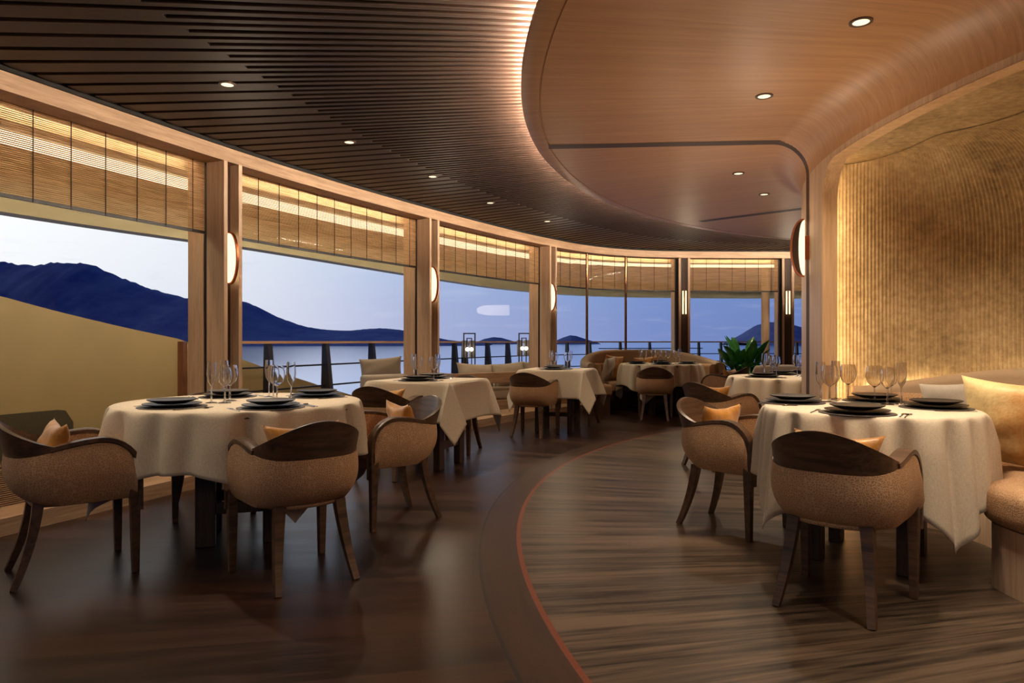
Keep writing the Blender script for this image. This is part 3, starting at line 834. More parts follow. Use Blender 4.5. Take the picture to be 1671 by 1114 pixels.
# ---- tableware prototypes
def lathe_obj(name, prof, m, n=32, smooth=40):
    mb = MB(); mb.lathe(prof, n); return mb.build(name, m, smooth=smooth)
def glass_profile(kind):
    if kind == 'flute': o = [(.0, 0), (.030, 0), (.030, .002), (.006, .006), (.0042, .03), (.0042, .092), (.012, .104), (.022, .125), (.0265, .160), (.0225, .225)]
    elif kind == 'goblet': o = [(.0, 0), (.036, 0), (.036, .002), (.006, .006), (.0045, .03), (.0045, .085), (.014, .092), (.036, .112), (.045, .145), (.042, .180), (.036, .205)]
    else: o = [(.0, 0), (.033, 0), (.033, .002), (.006, .006), (.0042, .03), (.0042, .085), (.012, .092), (.030, .112), (.037, .140), (.034, .172), (.029, .195)]
    return o+[(r-.0020, z) for r, z in reversed(o[-5:])]+[(0, o[-6][1]+.012)]
PR = {}
def protos():
    PR['flute'] = lathe_obj('champagne_flute', glass_profile('flute'), M['glass'], 20)
    PR['goblet'] = lathe_obj('water_goblet', glass_profile('goblet'), M['glass'], 24)
    PR['wine'] = lathe_obj('wine_glass', glass_profile('wine'), M['glass'], 24)
    PR['mat'] = lathe_obj('round_placemat', [(0, 0), (.168, 0), (.168, .003), (0, .003)], M['mat'], 40)
    PR['charger'] = lathe_obj('charger_plate', [(0, 0), (.085, 0), (.095, .004), (.142, .014), (.143, .017), (.094, .008), (0, .007)], M['plate'], 40)
    PR['plate'] = lathe_obj('dinner_plate', [(0, 0), (.070, 0), (.080, .004), (.112, .015), (.120, .019), (.120, .022), (.108, .019), (0, .016)], M['plate'], 40)
    def cut(name, parts):
        mb = MB()
        for b in parts: mb.box(*b)
        return mb.build(name, M['steel'], smooth=0, bevel=.0008, bseg=1)
    PR['fork'] = cut('fork', [(-.003, .003, -.10, .04, 0, .003), (-.009, .009, .036, .056, .0005, .003)]+[(x-.0014, x+.0014, .052, .095, .001, .003) for x in (-.0076, -.0025, .0025, .0076)])
    PR['knife'] = cut('knife', [(-.004, .004, -.11, .0, 0, .004), (-.008, .006, -.002, .11, .0005, .0025)])
    mb = MB(); mb.box(-.003, .003, -.10, .04, 0, .003); mb.lathe([(0, 0), (.012, .001), (.018, .005), (.0175, .006), (.011, .0025), (0, .002)], 16, (0, .055, 0)); PR['spoon'] = mb.build('spoon', M['steel'], smooth=40)
protos()
used = set()
def put(kind, loc, rot, label, cat, group):
    o = PR[kind] if kind not in used else dup(PR[kind])
    used.add(kind); o.location = loc; o.rotation_euler.z = rot
    return tag(o, label, cat, group)
ZT = TOPZ+.0065
def setting(c, ang, x, y, where, tname, small=False):
    """one place setting; ang = direction from table centre to the guest"""
    g = ' '+tname
    put('mat', (x, y, ZT), ang, 'flat dark placemat %s of the %s' % (where, tname), 'placemat', 'placemats')
    put('charger', (x, y, ZT+.0032), ang, 'wide black charger plate %s of the %s' % (where, tname), 'plate', 'charger plates')
    put('plate', (x, y, ZT+.0195), ang, 'small black top plate %s of the %s' % (where, tname), 'plate', 'upper black plates')
    if small: return
    u = Vector((math.cos(ang), math.sin(ang))); v = Vector((-u.y, u.x)); r = math.atan2(-u.y, -u.x)-PI/2
    for kind, dv in (('fork', .185), ('knife', -.185), ('spoon', -.207)):
        p = Vector((x, y))+v*dv*(-1)
        put(kind, (p.x, p.y, ZT), r, 'silver %s %s of the %s' % (kind, where, tname), kind, 'cutlery on the '+tname)
def glass(kind, x, y, label):
    put(kind, (x, y, ZT), random.uniform(0, 6), label, 'glass', {'flute': 'champagne flutes', 'goblet': 'round goblets', 'wine': 'wine glasses'}[kind])

# ------------------------------------------------------------------ tables and chairs
T1 = Vector((-1.535, 3.97)); T2 = Vector((-.74, 6.24)); T3 = Vector((.57, 8.66)); T4 = Vector((2.28, 10.72)); T5 = Vector((2.72, 6.78)); T6 = Vector((1.83, 3.59)); T7 = Vector((3.95, 9.75))
TN = {1: 'left foreground table', 2: 'square table by the second pier', 3: 'square table by the third pier', 4: 'far round table',
      5: 'table cut by the oak wall', 6: 'right foreground table'}
table('round_dining_table', (*T1, 0), .3, .645, 'round', 'dark wooden round table under cloth in the left foreground', 'round tables', .17)
table('square_dining_table', (*T2, 0), math.radians(69), .385, 'sq', 'dark wooden square table under cloth by the second window pier', 'square tables', .20)
table('square_dining_table', (*T3, 0), math.radians(73), .385, 'sq', 'dark wooden square table under cloth by the third window pier', 'square tables', .20)
table('round_dining_table', (*T4, 0), .1, .60, 'round', 'dark wooden round table under cloth at the far curved sofa', 'round tables')
table('round_dining_table', (*T5, 0), .6, .58, 'round', 'dark wooden round table under cloth half hidden by the oak wall end', 'round tables')
table('round_dining_table', (*T6, 0), .9, .49, 'round', 'dark wooden round table under cloth in the right foreground', 'round tables')
table('square_dining_table', (*T7, 0), .6, .36, 'sq', 'small cloth-covered square table far right by the last window', 'square tables', .16)
def place_cloth(o, c, rot, lab): o.location = (c.x, c.y, 0); o.rotation_euler.z = rot; tag(o, lab, 'tablecloth', 'cream linen tablecloths')
place_cloth(round_cloth('tablecloth', .65, .95, math.radians(-4), 3), T1, 0, 'cream cloth hanging over the large round table in the left foreground')
place_cloth(square_cloth('tablecloth', .39, .34), T2, math.radians(69), 'cream square cloth with pointed corner on table by second window pier')
place_cloth(square_cloth('tablecloth', .39, .34), T3, math.radians(73), 'cream square cloth with pointed corner on table by third window pier')
place_cloth(round_cloth('tablecloth', .605, .93, math.radians(15), 5), T4, 0, 'cream cloth on the far round table in front of the curved sofa')
place_cloth(round_cloth('tablecloth', .585, .95, math.radians(30), 8), T5, 0, 'cream cloth on round table cut off by the oak wall end')
place_cloth(round_cloth('tablecloth', .495, .86, math.radians(57), 11, .044), T6, 0, 'cream cloth hanging in folds on the round table in the right foreground')
place_cloth(square_cloth('tablecloth', .365, .30), T7, .6, 'cream cloth on the small far table at the right')

chairs = [((1.40, 2.97), (.267, .30), 'tan tub chair with its back to us before the right foreground table', 1),
          ((-1.02, 3.31), (-.63, .77), 'tan tub chair with its back to us before the left foreground table', 1),
          ((-2.12, 3.37), (.324, .26), 'tan tub chair cut by left edge, left of the large round table', 1),
          ((-.76, 4.36), (-.78, -.60), 'tan tub chair holding a bronze cushion, right of the left foreground table', 1),
          ((-1.97, 4.56), (.51, -.86), 'tan tub chair mostly hidden behind the left foreground table', 0),
          ((-1.02, 5.76), (.31, .94), 'tub chair with dark crest in front of the square table by second window pier', 1),
          ((-.57, 7.02), (-.29, -.96), 'tub chair behind the square table by the second window pier', 0),
          ((.25, 8.20), (.35, .85), 'tan tub chair in front of the square table by third window pier', 0),
          ((.90, 9.32), (-.45, -.9), 'tub chair behind the square table by the third window pier', 0),
          ((2.03, 9.92), (.22, .95), 'tan tub chair in front of the far round table', 0),
          ((2.98, 9.75), (-.75, .65), 'tan tub chair right of the far round table', 1),
          ((1.31, 4.17), (.67, -.70), 'tan tub chair holding a gold cushion, left of the right foreground table', 1),
          ((1.83, 6.18), (.86, .48), 'tub chair behind the gold cushion chair, its dark crest towards us', 1),
          ((2.86, 7.72), (-.15, -1), 'tub chair behind the round table cut off by the wall', 0),
          ((3.35, 8.9), (-.5, .86), 'far tub chair beside the plant, second from the far round table', 0)]
cproto = make_chair(); CH_OBJ = []
for i, ((x, y), f, lab, pil) in enumerate(chairs):
    o = cproto if i == 0 else dup(cproto)
    o.location = (x, y, 0); o.rotation_euler.z = math.atan2(f[1], f[0])-PI/2
    tag(o, lab, 'chair', 'tan tub chairs'); CH_OBJ.append(o)
cu0 = make_cushion(.37, .29, .12, M['gold'], seed=4, pinch=.17); first = True
for o, ((x, y), f, lab, pil) in zip(CH_OBJ, chairs):
    if not pil: continue
    c = cu0 if first else dup(cu0); first = False
    d = Vector(f).normalized(); p = Vector((x, y))-d*.085
    c.location = (p.x, p.y, .582); c.rotation_euler = (math.radians(-14), 0, o.rotation_euler.z+random.uniform(-.12, .12))
    short = {0: 'chair facing the right foreground table, back to us', 1: 'chair facing the left foreground table, back to us', 2: 'chair at the left picture edge', 3: 'chair right of the left foreground table',
             5: 'dark crested chair at the nearer square table', 10: 'chair right of the far round table', 11: 'chair left of the right foreground table', 12: 'second chair behind, its back to us'}[chairs.index(((x, y), f, lab, pil))]
    tag(c, 'shiny gold cushion on the '+short, 'cushion', 'gold chair cushions')

# ------------------------------------------------------------------ table settings
def at2(px, py): v = at(px, py, ZT); return v.x, v.y
for (x, y), w in zip(((-1.76, 3.62), (-1.235, 3.58), (-1.74, 4.28), (-1.20, 4.30)), ('at the left', 'at the front', 'at the far left', 'at the far right')):
    setting(T1, math.atan2(y-T1.y, x-T1.x), x, y, w, TN[1])
for (x, y), w in zip(((1.56, 3.88), (1.63, 3.30), (2.06, 3.97), (2.16, 3.56)), ('at the left', 'at the front', 'at the back', 'at the right')):
    setting(T6, math.atan2(y-T6.y, x-T6.x), x, y, w, TN[6])
def sq_set(T, rot, tn, idx):
    for (lx, ly), w in (((-.215, .0), 'on the near side'), ((.20, .08), 'on the far side')):
        c, s = math.cos(rot), math.sin(rot); x = T.x+lx*c-ly*s; y = T.y+lx*s+ly*c
        setting(T, math.atan2(y-T.y, x-T.x), x, y, w, tn)
sq_set(T2, math.radians(69), TN[2], 2); sq_set(T3, math.radians(73), TN[3], 3)
for a, w in ((200, 'at the left'), (262, 'at the front'), (80, 'at the back'), (335, 'at the right')):
    x, y = T4.x+.41*math.cos(math.radians(a)), T4.y+.41*math.sin(math.radians(a)); setting(T4, math.radians(a), x, y, w, TN[4], True)
for a, w in ((205, 'at the left'), (85, 'at the back'), (300, 'at the right')):
    x, y = T5.x+.37*math.cos(math.radians(a)), T5.y+.37*math.sin(math.radians(a)); setting(T5, math.radians(a), x, y, w, TN[5])
for px, py, k, l in ((345, 657, 'flute', 'champagne flute, leftmost glass on the left foreground table'), (367, 657, 'wine', 'wine glass just right of the left flute on the left foreground table'), (375, 653.5, 'goblet', 'goblet overlapping the wine glass, left cluster of the left foreground table'),
                     (446, 650, 'wine', 'wine glass behind the goblet, right cluster on the left foreground table'), (452, 655, 'goblet', 'large goblet in the right cluster on the left foreground table'), (475, 656, 'flute', 'champagne flute, rightmost glass on the left foreground table'),
                     (366, 649, 'flute', 'champagne flute behind the left cluster on the left foreground table'), (439, 647, 'flute', 'champagne flute behind the right cluster on the left foreground table')):
    glass(k, *at2(px, py), l)
for px, py, k, l in ((1339, 656, 'flute', 'champagne flute, leftmost glass on the right foreground table'), (1354, 655.5, 'goblet', 'goblet beside the leftmost flute on the right foreground table'), (1364, 650.5, 'flute', 'tall flute behind the left goblets on the right foreground table'),
                     (1384, 651.5, 'goblet', 'round goblet standing alone behind the front plate, right foreground table'), (1427, 657, 'goblet', 'largest goblet at centre right of the right foreground table'), (1448, 660, 'wine', 'wine glass nearest the right plates on the right foreground table'),
                     (1455, 654, 'wine', 'wine glass half behind another, right foreground table'), (1471, 659, 'flute', 'champagne flute, rightmost glass on the right foreground table')):
    glass(k, *at2(px, py), l)
for T, px, y, k, l in ((T2, 675, 6.30, 'flute', 'flute, leftmost glass on the square table by second pier'), (T2, 681, 6.14, 'goblet', 'goblet beside the left flute on the square table by second pier'), (T2, 708, 6.16, 'goblet', 'goblet of the right pair on the square table by second pier'), (T2, 714, 6.34, 'flute', 'flute, rightmost glass on the square table by second pier'),
                       (T3, 899, 8.72, 'flute', 'flute, leftmost glass on the square table by third pier'), (T3, 905, 8.56, 'goblet', 'goblet of the left pair on the square table by third pier'), (T3, 926, 8.6, 'goblet', 'goblet of the right pair on the square table by third pier'), (T3, 931, 8.76, 'flute', 'flute, rightmost glass on the square table by third pier'),
                       (T5, 1247, 6.66, 'flute', 'champagne flute, leftmost glass on the table cut off by the wall'), (T5, 1261, 6.72, 'goblet', 'goblet in the left pair on the table cut off by the wall'), (T5, 1267, 6.62, 'wine', 'wine glass in the left pair on the table cut off by the wall'), (T5, 1301, 6.85, 'goblet', 'goblet near the wall end on the table cut off by the wall'), (T5, 1308, 6.75, 'wine', 'wine glass touching the wall edge on the table cut off by the wall')):
    glass(k, (px-CX)/F*y, y, l)
for k, (px, y, kd) in enumerate(((1044, 10.75, 'flute'), (1051, 10.55, 'goblet'), (1066, 10.8, 'wine'), (1073, 10.6, 'goblet'), (1083, 10.5, 'goblet'), (1090, 10.72, 'wine'), (1103, 10.5, 'goblet'), (1109, 10.7, 'flute'))):
    glass(kd, (px-CX)/F*y, y, '%s, %s from the left on the far round table' % ({'flute': 'flute', 'goblet': 'goblet', 'wine': 'wine glass'}[kd], ('first', 'second', 'third', 'fourth', 'fifth', 'sixth', 'seventh', 'eighth')[k]+' glass'))

# ------------------------------------------------------------------ built-in curved sofas
def circ(c, r, a0, a1, n=24): return [(c[0]+r*math.cos(math.radians(a0+(a1-a0)*i/n)), c[1]+r*math.sin(math.radians(a0+(a1-a0)*i/n))) for i in range(n+1)]
def inset_poly(pts, d):
    n = len(pts); P = [Vector(p) for p in pts]; area = sum(P[i].x*P[(i+1) % n].y-P[(i+1) % n].x*P[i].y for i in range(n)); s = 1 if area > 0 else -1; out = []
    for i in range(n):
        t = (P[(i+1) % n]-P[i-1]); t = t.normalized() if t.length else Vector((1, 0)); out.append(tuple(P[i]+Vector((-t.y, t.x))*s*d))
    return out
def soft_slab(mb, pts, z0, z1, r, n=6):
    """rounded cushion block from a plan outline"""
    rings = []
    for k in range(n+1):
        a = PI/2*k/n; rings.append((inset_poly(pts, r*(1-math.sin(a))), z0+r*(1-math.cos(a))))
    for k in range(n+1):
        a = PI/2*k/n; rings.append((inset_poly(pts, r*(1-math.cos(a))), z1-r*(1-math.sin(a))))
    idx = mb.grid([[(x, y, z) for x, y in p] for p, z in rings], closed_u=True)
    mb.f.append(tuple(reversed(idx[0]))); mb.f.append(tuple(idx[-1]))
def resample(pts, step=.05):
    out = []
    n = len(pts)
    for i in range(n):
        a, b = Vector(pts[i]), Vector(pts[(i+1) % n]); m = max(1, int((b-a).length/step))
        for k in range(m): out.append(tuple(a.lerp(b, k/m)))
    return out

s1 = empty('curved_sofa', (T6.x+.5, T6.y, 0)); tag(s1, 'built-in tan curved sofa wrapping the right foreground table in the plaster alcove', 'sofa', 'curved sofas')
def sofa_near():
    off = -Vector((T6.x+.5, T6.y)); ctr, r0, a0, a1 = N1
    outer = []; n = 40
    for i in range(n+1):
        f = i/n; a = a0+(a1-a0)*f; r = r0*(1+.10*math.sin(PI*f))-.03
        outer.append((ctr.x+r*math.cos(a), ctr.y+r*math.sin(a)))
    fr = catmull([(2.17, 2.50), (2.135, 2.80), (2.115, 3.02), (2.135, 3.17), (2.23, 3.26), (2.40, 3.38), (2.50, 3.58), (2.515, 3.82), (2.44, 4.08), (2.32, 4.30), (2.20, 4.46)], 5)
    fr = [tuple(p) for p in fr]
    pts = resample(fr+outer); L = lambda ps: [(x+off.x, y+off.y) for x, y in ps]
    b = MB(); b.prism(L(inset_poly(pts, .035)), 0, .285); b.build('base', M['oak'], s1, smooth=40)
    c = MB(); soft_slab(c, L(pts), .285, .465, .06); c.build('seat', M['fabric'], s1, smooth=50)
    # back: textured lower band and smooth upper roll, following the alcove
    for nm, th, zlo, zhi, m, r, f0, f1 in (('back_cushion', .15, .455, .775, 'fabric', .05, .03, .97), ('back_roll', .12, .765, .96, 'taupe', .05, .03, .97)):
        rows = []; N = 60
        for i in range(N+1):
            f = f0+(f1-f0)*i/N; a = a0+(a1-a0)*f; R = r0*(1+.10*math.sin(PI*f))-.035
            e = min(f, 1-f)*2; zh = zhi
            if nm == 'back_roll': zh = .80+.145*smooth01(e/.75); 
            u = Vector((math.cos(a), math.sin(a))); prof = []
            lean = .05 if nm == 'back_cushion' else .0
            for k in range(8): g = PI/2*k/7; prof.append((R-r+r*math.sin(g)-0, zhi if False else zh-r+r*math.cos(g)))
            prof.append((R, zlo)); prof.append((R-th-lean, zlo))
            for k in range(8): g = PI/2*k/7; prof.append((R-th+r-r*math.cos(g)-(0), zh-r+r*math.sin(g)))
            rows.append([(ctr.x+u.x*rr+off.x, ctr.y+u.y*rr+off.y, z) for rr, z in prof])
        b = MB(); idx = b.grid(rows, closed_u=True); b.f.append(tuple(idx[0])); b.f.append(tuple(reversed(idx[-1]))); b.build(nm, M[m], s1, smooth=50)
    # light strip behind the sofa back washing the plaster
    rows = []
    for i in range(41):
        f = .06+.88*i/40; a = a0+(a1-a0)*f; R = r0*(1+.10*math.sin(PI*f))
        rows.append([(ctr.x+rr*math.cos(a), ctr.y+rr*math.sin(a), .79) for rr in (R-.033, R-.012)])
    b = MB(); b.grid(rows); tag(b.build('light_strip', M['led_niche'], smooth=0), 'light strip behind the sofa back washing the combed plaster wall', 'light strip')
sofa_near()
def pillow(w, h, th, m, loc, face, tilt, lab, grp, roll=0, seed=2, wr=.1):
    o = make_cushion(w, h, th, M[m], seed=seed, n=22); o.location = loc
    o.rotation_euler = (math.radians(-tilt), math.radians(roll), math.atan2(face[1], face[0])-PI/2); tag(o, lab, 'cushion', grp); return o
pillow(.56, .46, .17, 'ombre', (2.50, 3.44, .685), (-.95, -.30), 14, 'large pale gold silk cushion on the sofa at the right edge', 'sofa cushions', -3, 5)
pillow(.36, .30, .11, 'grey_cush', (2.58, 4.06, .715), (-.80, -.60), 10, 'small grey linen cushion on the sofa behind the right plates', 'sofa cushions', 5, 6)

s2 = empty('curved_sofa', (2.14, 10.70, 0)); tag(s2, 'far curved sofa with high rounded back behind the far round table', 'sofa', 'curved sofas')
def sofa_far():
    Rin, Rout = .68, 1.08; a0, a1 = 200, -8
    pts = resample(circ((0, 0), Rout, a0, a1, 50)+circ((0, 0), Rin, a1, a0, 36))
    b = MB(); b.prism(inset_poly(pts, .03), 0, .28); b.build('base', M['dark_oak'], s2, smooth=40)
    c = MB(); soft_slab(c, pts, .28, .46, .05); c.build('seat', M['fabric'], s2, smooth=50)
    for nm, R1, th, zlo, m in (('back_cushion', 1.0, .14, .45, 'fabric'), ('back_roll', 1.09, .15, .45, 'taupe')):
        rows = []; N = 60; r = .05
        for i in range(N+1):
            f = i/N; a = math.radians(a0+(a1-a0)*f); e = min(f, 1-f)*2
            zh = .755 if nm == 'back_cushion' else .78+.185*smooth01(e/.8)
            prof = [(R1-r+r*math.sin(PI/2*k/6), zh-r+r*math.cos(PI/2*k/6)) for k in range(7)]+[(R1, zlo), (R1-th, zlo)]+[(R1-th+r-r*math.cos(PI/2*k/6), zh-r+r*math.sin(PI/2*k/6)) for k in range(7)]
            rows.append([(rr*math.cos(a), rr*math.sin(a), z) for rr, z in prof])
        b = MB(); idx = b.grid(rows, closed_u=True); b.f.append(tuple(idx[0])); b.f.append(tuple(reversed(idx[-1]))); b.build(nm, M[m], s2, smooth=50)
sofa_far()
pillow(.42, .40, .13, 'grey_cush', (1.50, 10.88, .665), (.9, -.45), 14, 'grey cushion at the left end of the far curved sofa', 'sofa cushions', 4, 7)
pillow(.40, .38, .13, 'gold', (1.62, 11.28, .69), (.6, -.8), 14, 'gold cushion beside the grey cushion on the far curved sofa', 'sofa cushions', -5, 8)
pillow(.40, .38, .13, 'gold', (2.22, 11.53, .67), (0, -1), 14, 'gold cushion behind the glasses on the far curved sofa', 'sofa cushions', 6, 9)

# ------------------------------------------------------------------ plant in a wooden planter
pl = empty('potted_plant', (3.58, 10.72, 0)); tag(pl, 'bushy plant with broad green leaves standing by the far windows', 'plant')
def plant():
    b = MB(); b.box(-.42, .42, -.22, .22, 0, .56); b.box(-.45, .45, -.25, .25, .56, .59); b.build('planter_box', M['oak'], pl, smooth=0, bevel=.006)
    rnd = random.Random(11)
    def leaf(base, direc, L, w, droop, twist, name='leaf'):
        mb = MB(); d = Vector(direc).normalized(); side = d.cross(Vector((0, 0, 1)))
        if side.length < 1e-3: side = Vector((1, 0, 0))
        side.normalize(); side = (Matrix.Rotation(twist, 3, d) @ side); rows = []; n = 9; p = Vector(base)
        for k in range(n+1):
            t = k/n; dd = (d+Vector((0, 0, -droop*t*t))).normalized(); nrm = side.cross(dd)
            ww = w*.5*max(.03, math.sin(PI*min(1, max(0, (t-.34)/.66)))**.8) if t > .34 else .006
            rows.append([p-side*ww+nrm*ww*.35, p-side*ww*.5+nrm*ww*.08, p, p+side*ww*.5+nrm*ww*.08, p+side*ww+nrm*ww*.35]); p = p+dd*L/n
        mb.grid(rows); mb.build(name, M['leaf'], pl, smooth=70)
    for k in range(30):
        a = 2*PI*k/30+rnd.uniform(-.3, .3); up = rnd.uniform(.9, 3.2)
        leaf((rnd.uniform(-.12, .12), rnd.uniform(-.08, .08), .58), (math.cos(a), math.sin(a), up), rnd.uniform(.44, .68), rnd.uniform(.10, .145), rnd.uniform(.1, .7), rnd.uniform(-.6, .6))
    for k in range(60):
        a = rnd.uniform(0, 2*PI); leaf((rnd.uniform(-.22, .22), rnd.uniform(-.12, .12), .58), (math.cos(a), math.sin(a), rnd.uniform(.4, 1.6)), rnd.uniform(.28, .46), rnd.uniform(.05, .09), rnd.uniform(.5, 1.5), rnd.uniform(-1, 1))
plant()

# ------------------------------------------------------------------ outside: deck, bulwark, rail, overhang, furniture
def between(prof_fn, d0, d1, n, cur): pass
mb = MB(); rows = []
for i in range(81):
    f = i/80; p, _ = W.at(W.L*f, .50); q, _ = E.at(E.L*f, -.02); rows.append([(p.x, p.y, -.02), (q.x, q.y, -.02)])
mb.grid(rows); struct(mb.build('floor', M['teak'], smooth=0))
# roof overhang with a down-turned lip
mb = MB(); rows = []
for i in range(81):
    f = i/80; p, _ = W.at(W.L*f, .40); q, _ = E.at(E.L*f, -.16); e, _ = E.at(E.L*f, .02)
    rows.append([(p.x, p.y, 2.70), (p.x, p.y, 2.48), (q.x, q.y, 2.48), (q.x, q.y, 2.14), (e.x, e.y, 2.14), (e.x, e.y, 2.75)])
mb.grid(rows, closed_u=True); struct(mb.build('ceiling', M['roof_paint_lit'], smooth=30))
mb = MB(); W.ribbon(mb, W.px(-700), W.L-3, rect(.62, .94, 2.462, 2.478)); tag(mb.build('light_strip', M['led_soffit'], smooth=0), 'pale light strip under the outer roof seen glowing through the blinds', 'light strip')
# sloping bulwark
dA, dB = E.px(-500), E.px(640)
mb = MB(); rows = []; n = 60
zt_pts = [(-500, 2.0), (-200, 1.62), (0, 1.475), (150, 1.30), (290, 1.13), (395, .90), (500, .60), (580, .335), (640, .02)]
def zt_of(px):
    for (a, za), (b, zb2) in zip(zt_pts, zt_pts[1:]):
        if a <= px <= b: return za+(zb2-za)*(px-a)/(b-a)
    return zt_pts[-1][1]
for i in range(n+1):
    d = dA+(dB-dA)*i/n; p, t = E.at(d); px = CX+F*p.x/p.y; nn = Vector((-t.y, t.x)); z = zt_of(min(max(px, -499), 639))
    rows.append([(p.x, p.y, -1.2), (p.x, p.y, z), (p.x+nn.x*.10, p.y+nn.y*.10, z), (p.x+nn.x*.10, p.y+nn.y*.10, -1.2)])
idx = mb.grid(rows, closed_u=True); mb.f.append(tuple(idx[0])); mb.f.append(tuple(reversed(idx[-1]))); tag(mb.build('bulwark', M['paint'], smooth=30), 'cream painted ship bulwark sloping down outside the leftmost window', 'bulwark')
# flat panel on the bulwark, a recess's dark inside put into its colour
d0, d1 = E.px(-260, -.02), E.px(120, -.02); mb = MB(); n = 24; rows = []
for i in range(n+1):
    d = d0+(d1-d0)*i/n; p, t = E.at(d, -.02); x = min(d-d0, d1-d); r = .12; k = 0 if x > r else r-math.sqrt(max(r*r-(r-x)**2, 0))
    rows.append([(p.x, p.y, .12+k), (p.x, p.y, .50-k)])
mb.grid(rows); tag(mb.build('recess_panel', M['recess'], smooth=0), 'flat panel shaded as a rounded recess low in the cream bulwark behind the left chair', 'recess')
# guard rail
rl = empty('guard_rail', (0, 0, 0)); tag(rl, 'dark metal guard rail with wooden top rail around the deck edge', 'railing')
r0_, r1_ = E.px(330, -.25), E.L-.5
mb = MB(); E.ribbon(mb, r0_, r1_, rect(-.31, -.23, 1.075, 1.105), .2); mb.build('top_rail', M['oak_h'], rl, smooth=30)
for z in (.62, .36) : 
    mb = MB(); E.ribbon(mb, r0_, r1_, rect(-.275, -.255, z+.18, z+.20), .2); mb.build('mid_rail', M['dim_metal'], rl, smooth=0)
mb = MB(); E.ribbon(mb, E.px(966), E.px(1140), rect(-.275, -.255, .93, .95), .2); mb.build('mid_rail', M['dim_metal'], rl, smooth=0)
for px in (437, 531, 606, 674, 741, 757, 795, 828, 880, 925, 962, 1012, 1060, 1100, 1140, 1176, 1225, 1270, 1300):
    d = E.px(px, -.26); p, t = E.at(d, -.265); nn = Vector((-t.y, t.x)); mb = MB()
    w = .035 if px < 900 else .022
    for k in range(1):
        v = []
        for (z, o0, o1) in ((-.02, -.15, .06), (1.075, -.03, .03)):
            for oo, tt in ((o0, -w), (o1, -w), (o1, w), (o0, w)): v.append(mb.vert((p.x+nn.x*oo+t.x*tt, p.y+nn.y*oo+t.y*tt, z)))
        mb.f += [(0, 1, 2, 3), (7, 6, 5, 4)]+[(i, (i+1) % 4, 4+(i+1) % 4, 4+i) for i in range(4)]
    mb.build('post', M['dim_metal'], rl, smooth=0)
d = 7.25; x = (293-CX)/F*d; mb = MB(); mb.box(x-.06, x+.06, d-.05, d+.05, -.02, 1.10); mb.build('end_post', M['copper_wood'], rl, smooth=0, bevel=.005)
mb = MB(); d = 13.2; x = (1249-CX)/F*d
mb.lathe([(0, -.02), (.075, -.02), (.075, 2.5), (0, 2.5)], 24, (x, d, 0)); tag(mb.build('deck_column', M['oak'], smooth=40), 'pale round column on the outer deck behind the plant', 'column')
# outdoor sofa
dk = empty('outdoor_sofa', (0, 0, 0)); d = 10.9
so = Vector(((800-CX)/F*10.7, 10.9)); _, tt = W.at(W.px(800)); dk.location = (so.x, so.y, -.02); dk.rotation_euler.z = math.atan2(tt.y, tt.x)-.35
tag(dk, 'low wooden outdoor sofa with cream cushions on the deck outside', 'sofa')
mb = MB(); mb.box(-1.0, 1.6, -.45, .45, .10, .24); mb.box(-1.0, 1.6, -.47, -.40, .50, .66); mb.box(-1.0, -.94, -.45, .4, .24, .66); mb.box(1.54, 1.6, -.45, .4, .24, .66); mb.box(-.95, 1.5, -.3, .3, 0, .10); mb.build('frame', M['oak_h'], dk, smooth=0, bevel=.008)
mb = MB(); soft_slab(mb, resample([(-.92, -.38), (1.52, -.38), (1.52, .43), (-.92, .43)]), .24, .44, .05); mb.build('seat_cushion', M['white_cush'], dk, smooth=50)
cp = make_cushion(.66, .40, .20, M['white_cush'], seed=21); ang = dk.rotation_euler.z
for k, lx in enumerate((-.45, .18, .80)):
    c = cp if k == 0 else dup(cp); v = Matrix.Rotation(ang, 2) @ Vector((lx, -.24)); c.location = (so.x+v.x, so.y+v.y, .58)
    c.rotation_euler = (math.radians(-16), math.radians((4, -3, 2)[k]), ang); tag(c, 'cream back cushion on the outdoor sofa, %s from the left' % ('first', 'second', 'third')[k], 'cushion', 'outdoor sofa cushions')
# outdoor armchair with pillow
ac = empty('outdoor_armchair', ((618-CX)/F*8.35, 8.35, -.02), math.radians(40)); tag(ac, 'upholstered outdoor armchair outside the second window', 'armchair')
mb = MB(); soft_slab(mb, resample([(-.36, -.36), (.36, -.36), (.36, -.22), (-.36, -.22)]), .10, .74, .04); mb.build('backrest', M['white_cush'], ac, smooth=50)
mb = MB(); soft_slab(mb, resample([(-.36, -.2), (.36, -.2), (.36, .36), (-.36, .36)]), .10, .42, .05); mb.build('seat', M['white_cush'], ac, smooth=50)
for sx in (-1, 1):
    for sy in (-1, 1): b = MB(); b.box(sx*.30-.025, sx*.30+.025, sy*.28-.025, sy*.28+.025, 0, .11); b.build('leg', M['table_wood'], ac, smooth=0)
pillow(.50, .34, .14, 'grey_cush', ((620-CX)/F*8.28, 8.36, .74), (.25, -1), 8, 'grey cushion propped on the outdoor armchair', 'outdoor cushions', 4, 31)
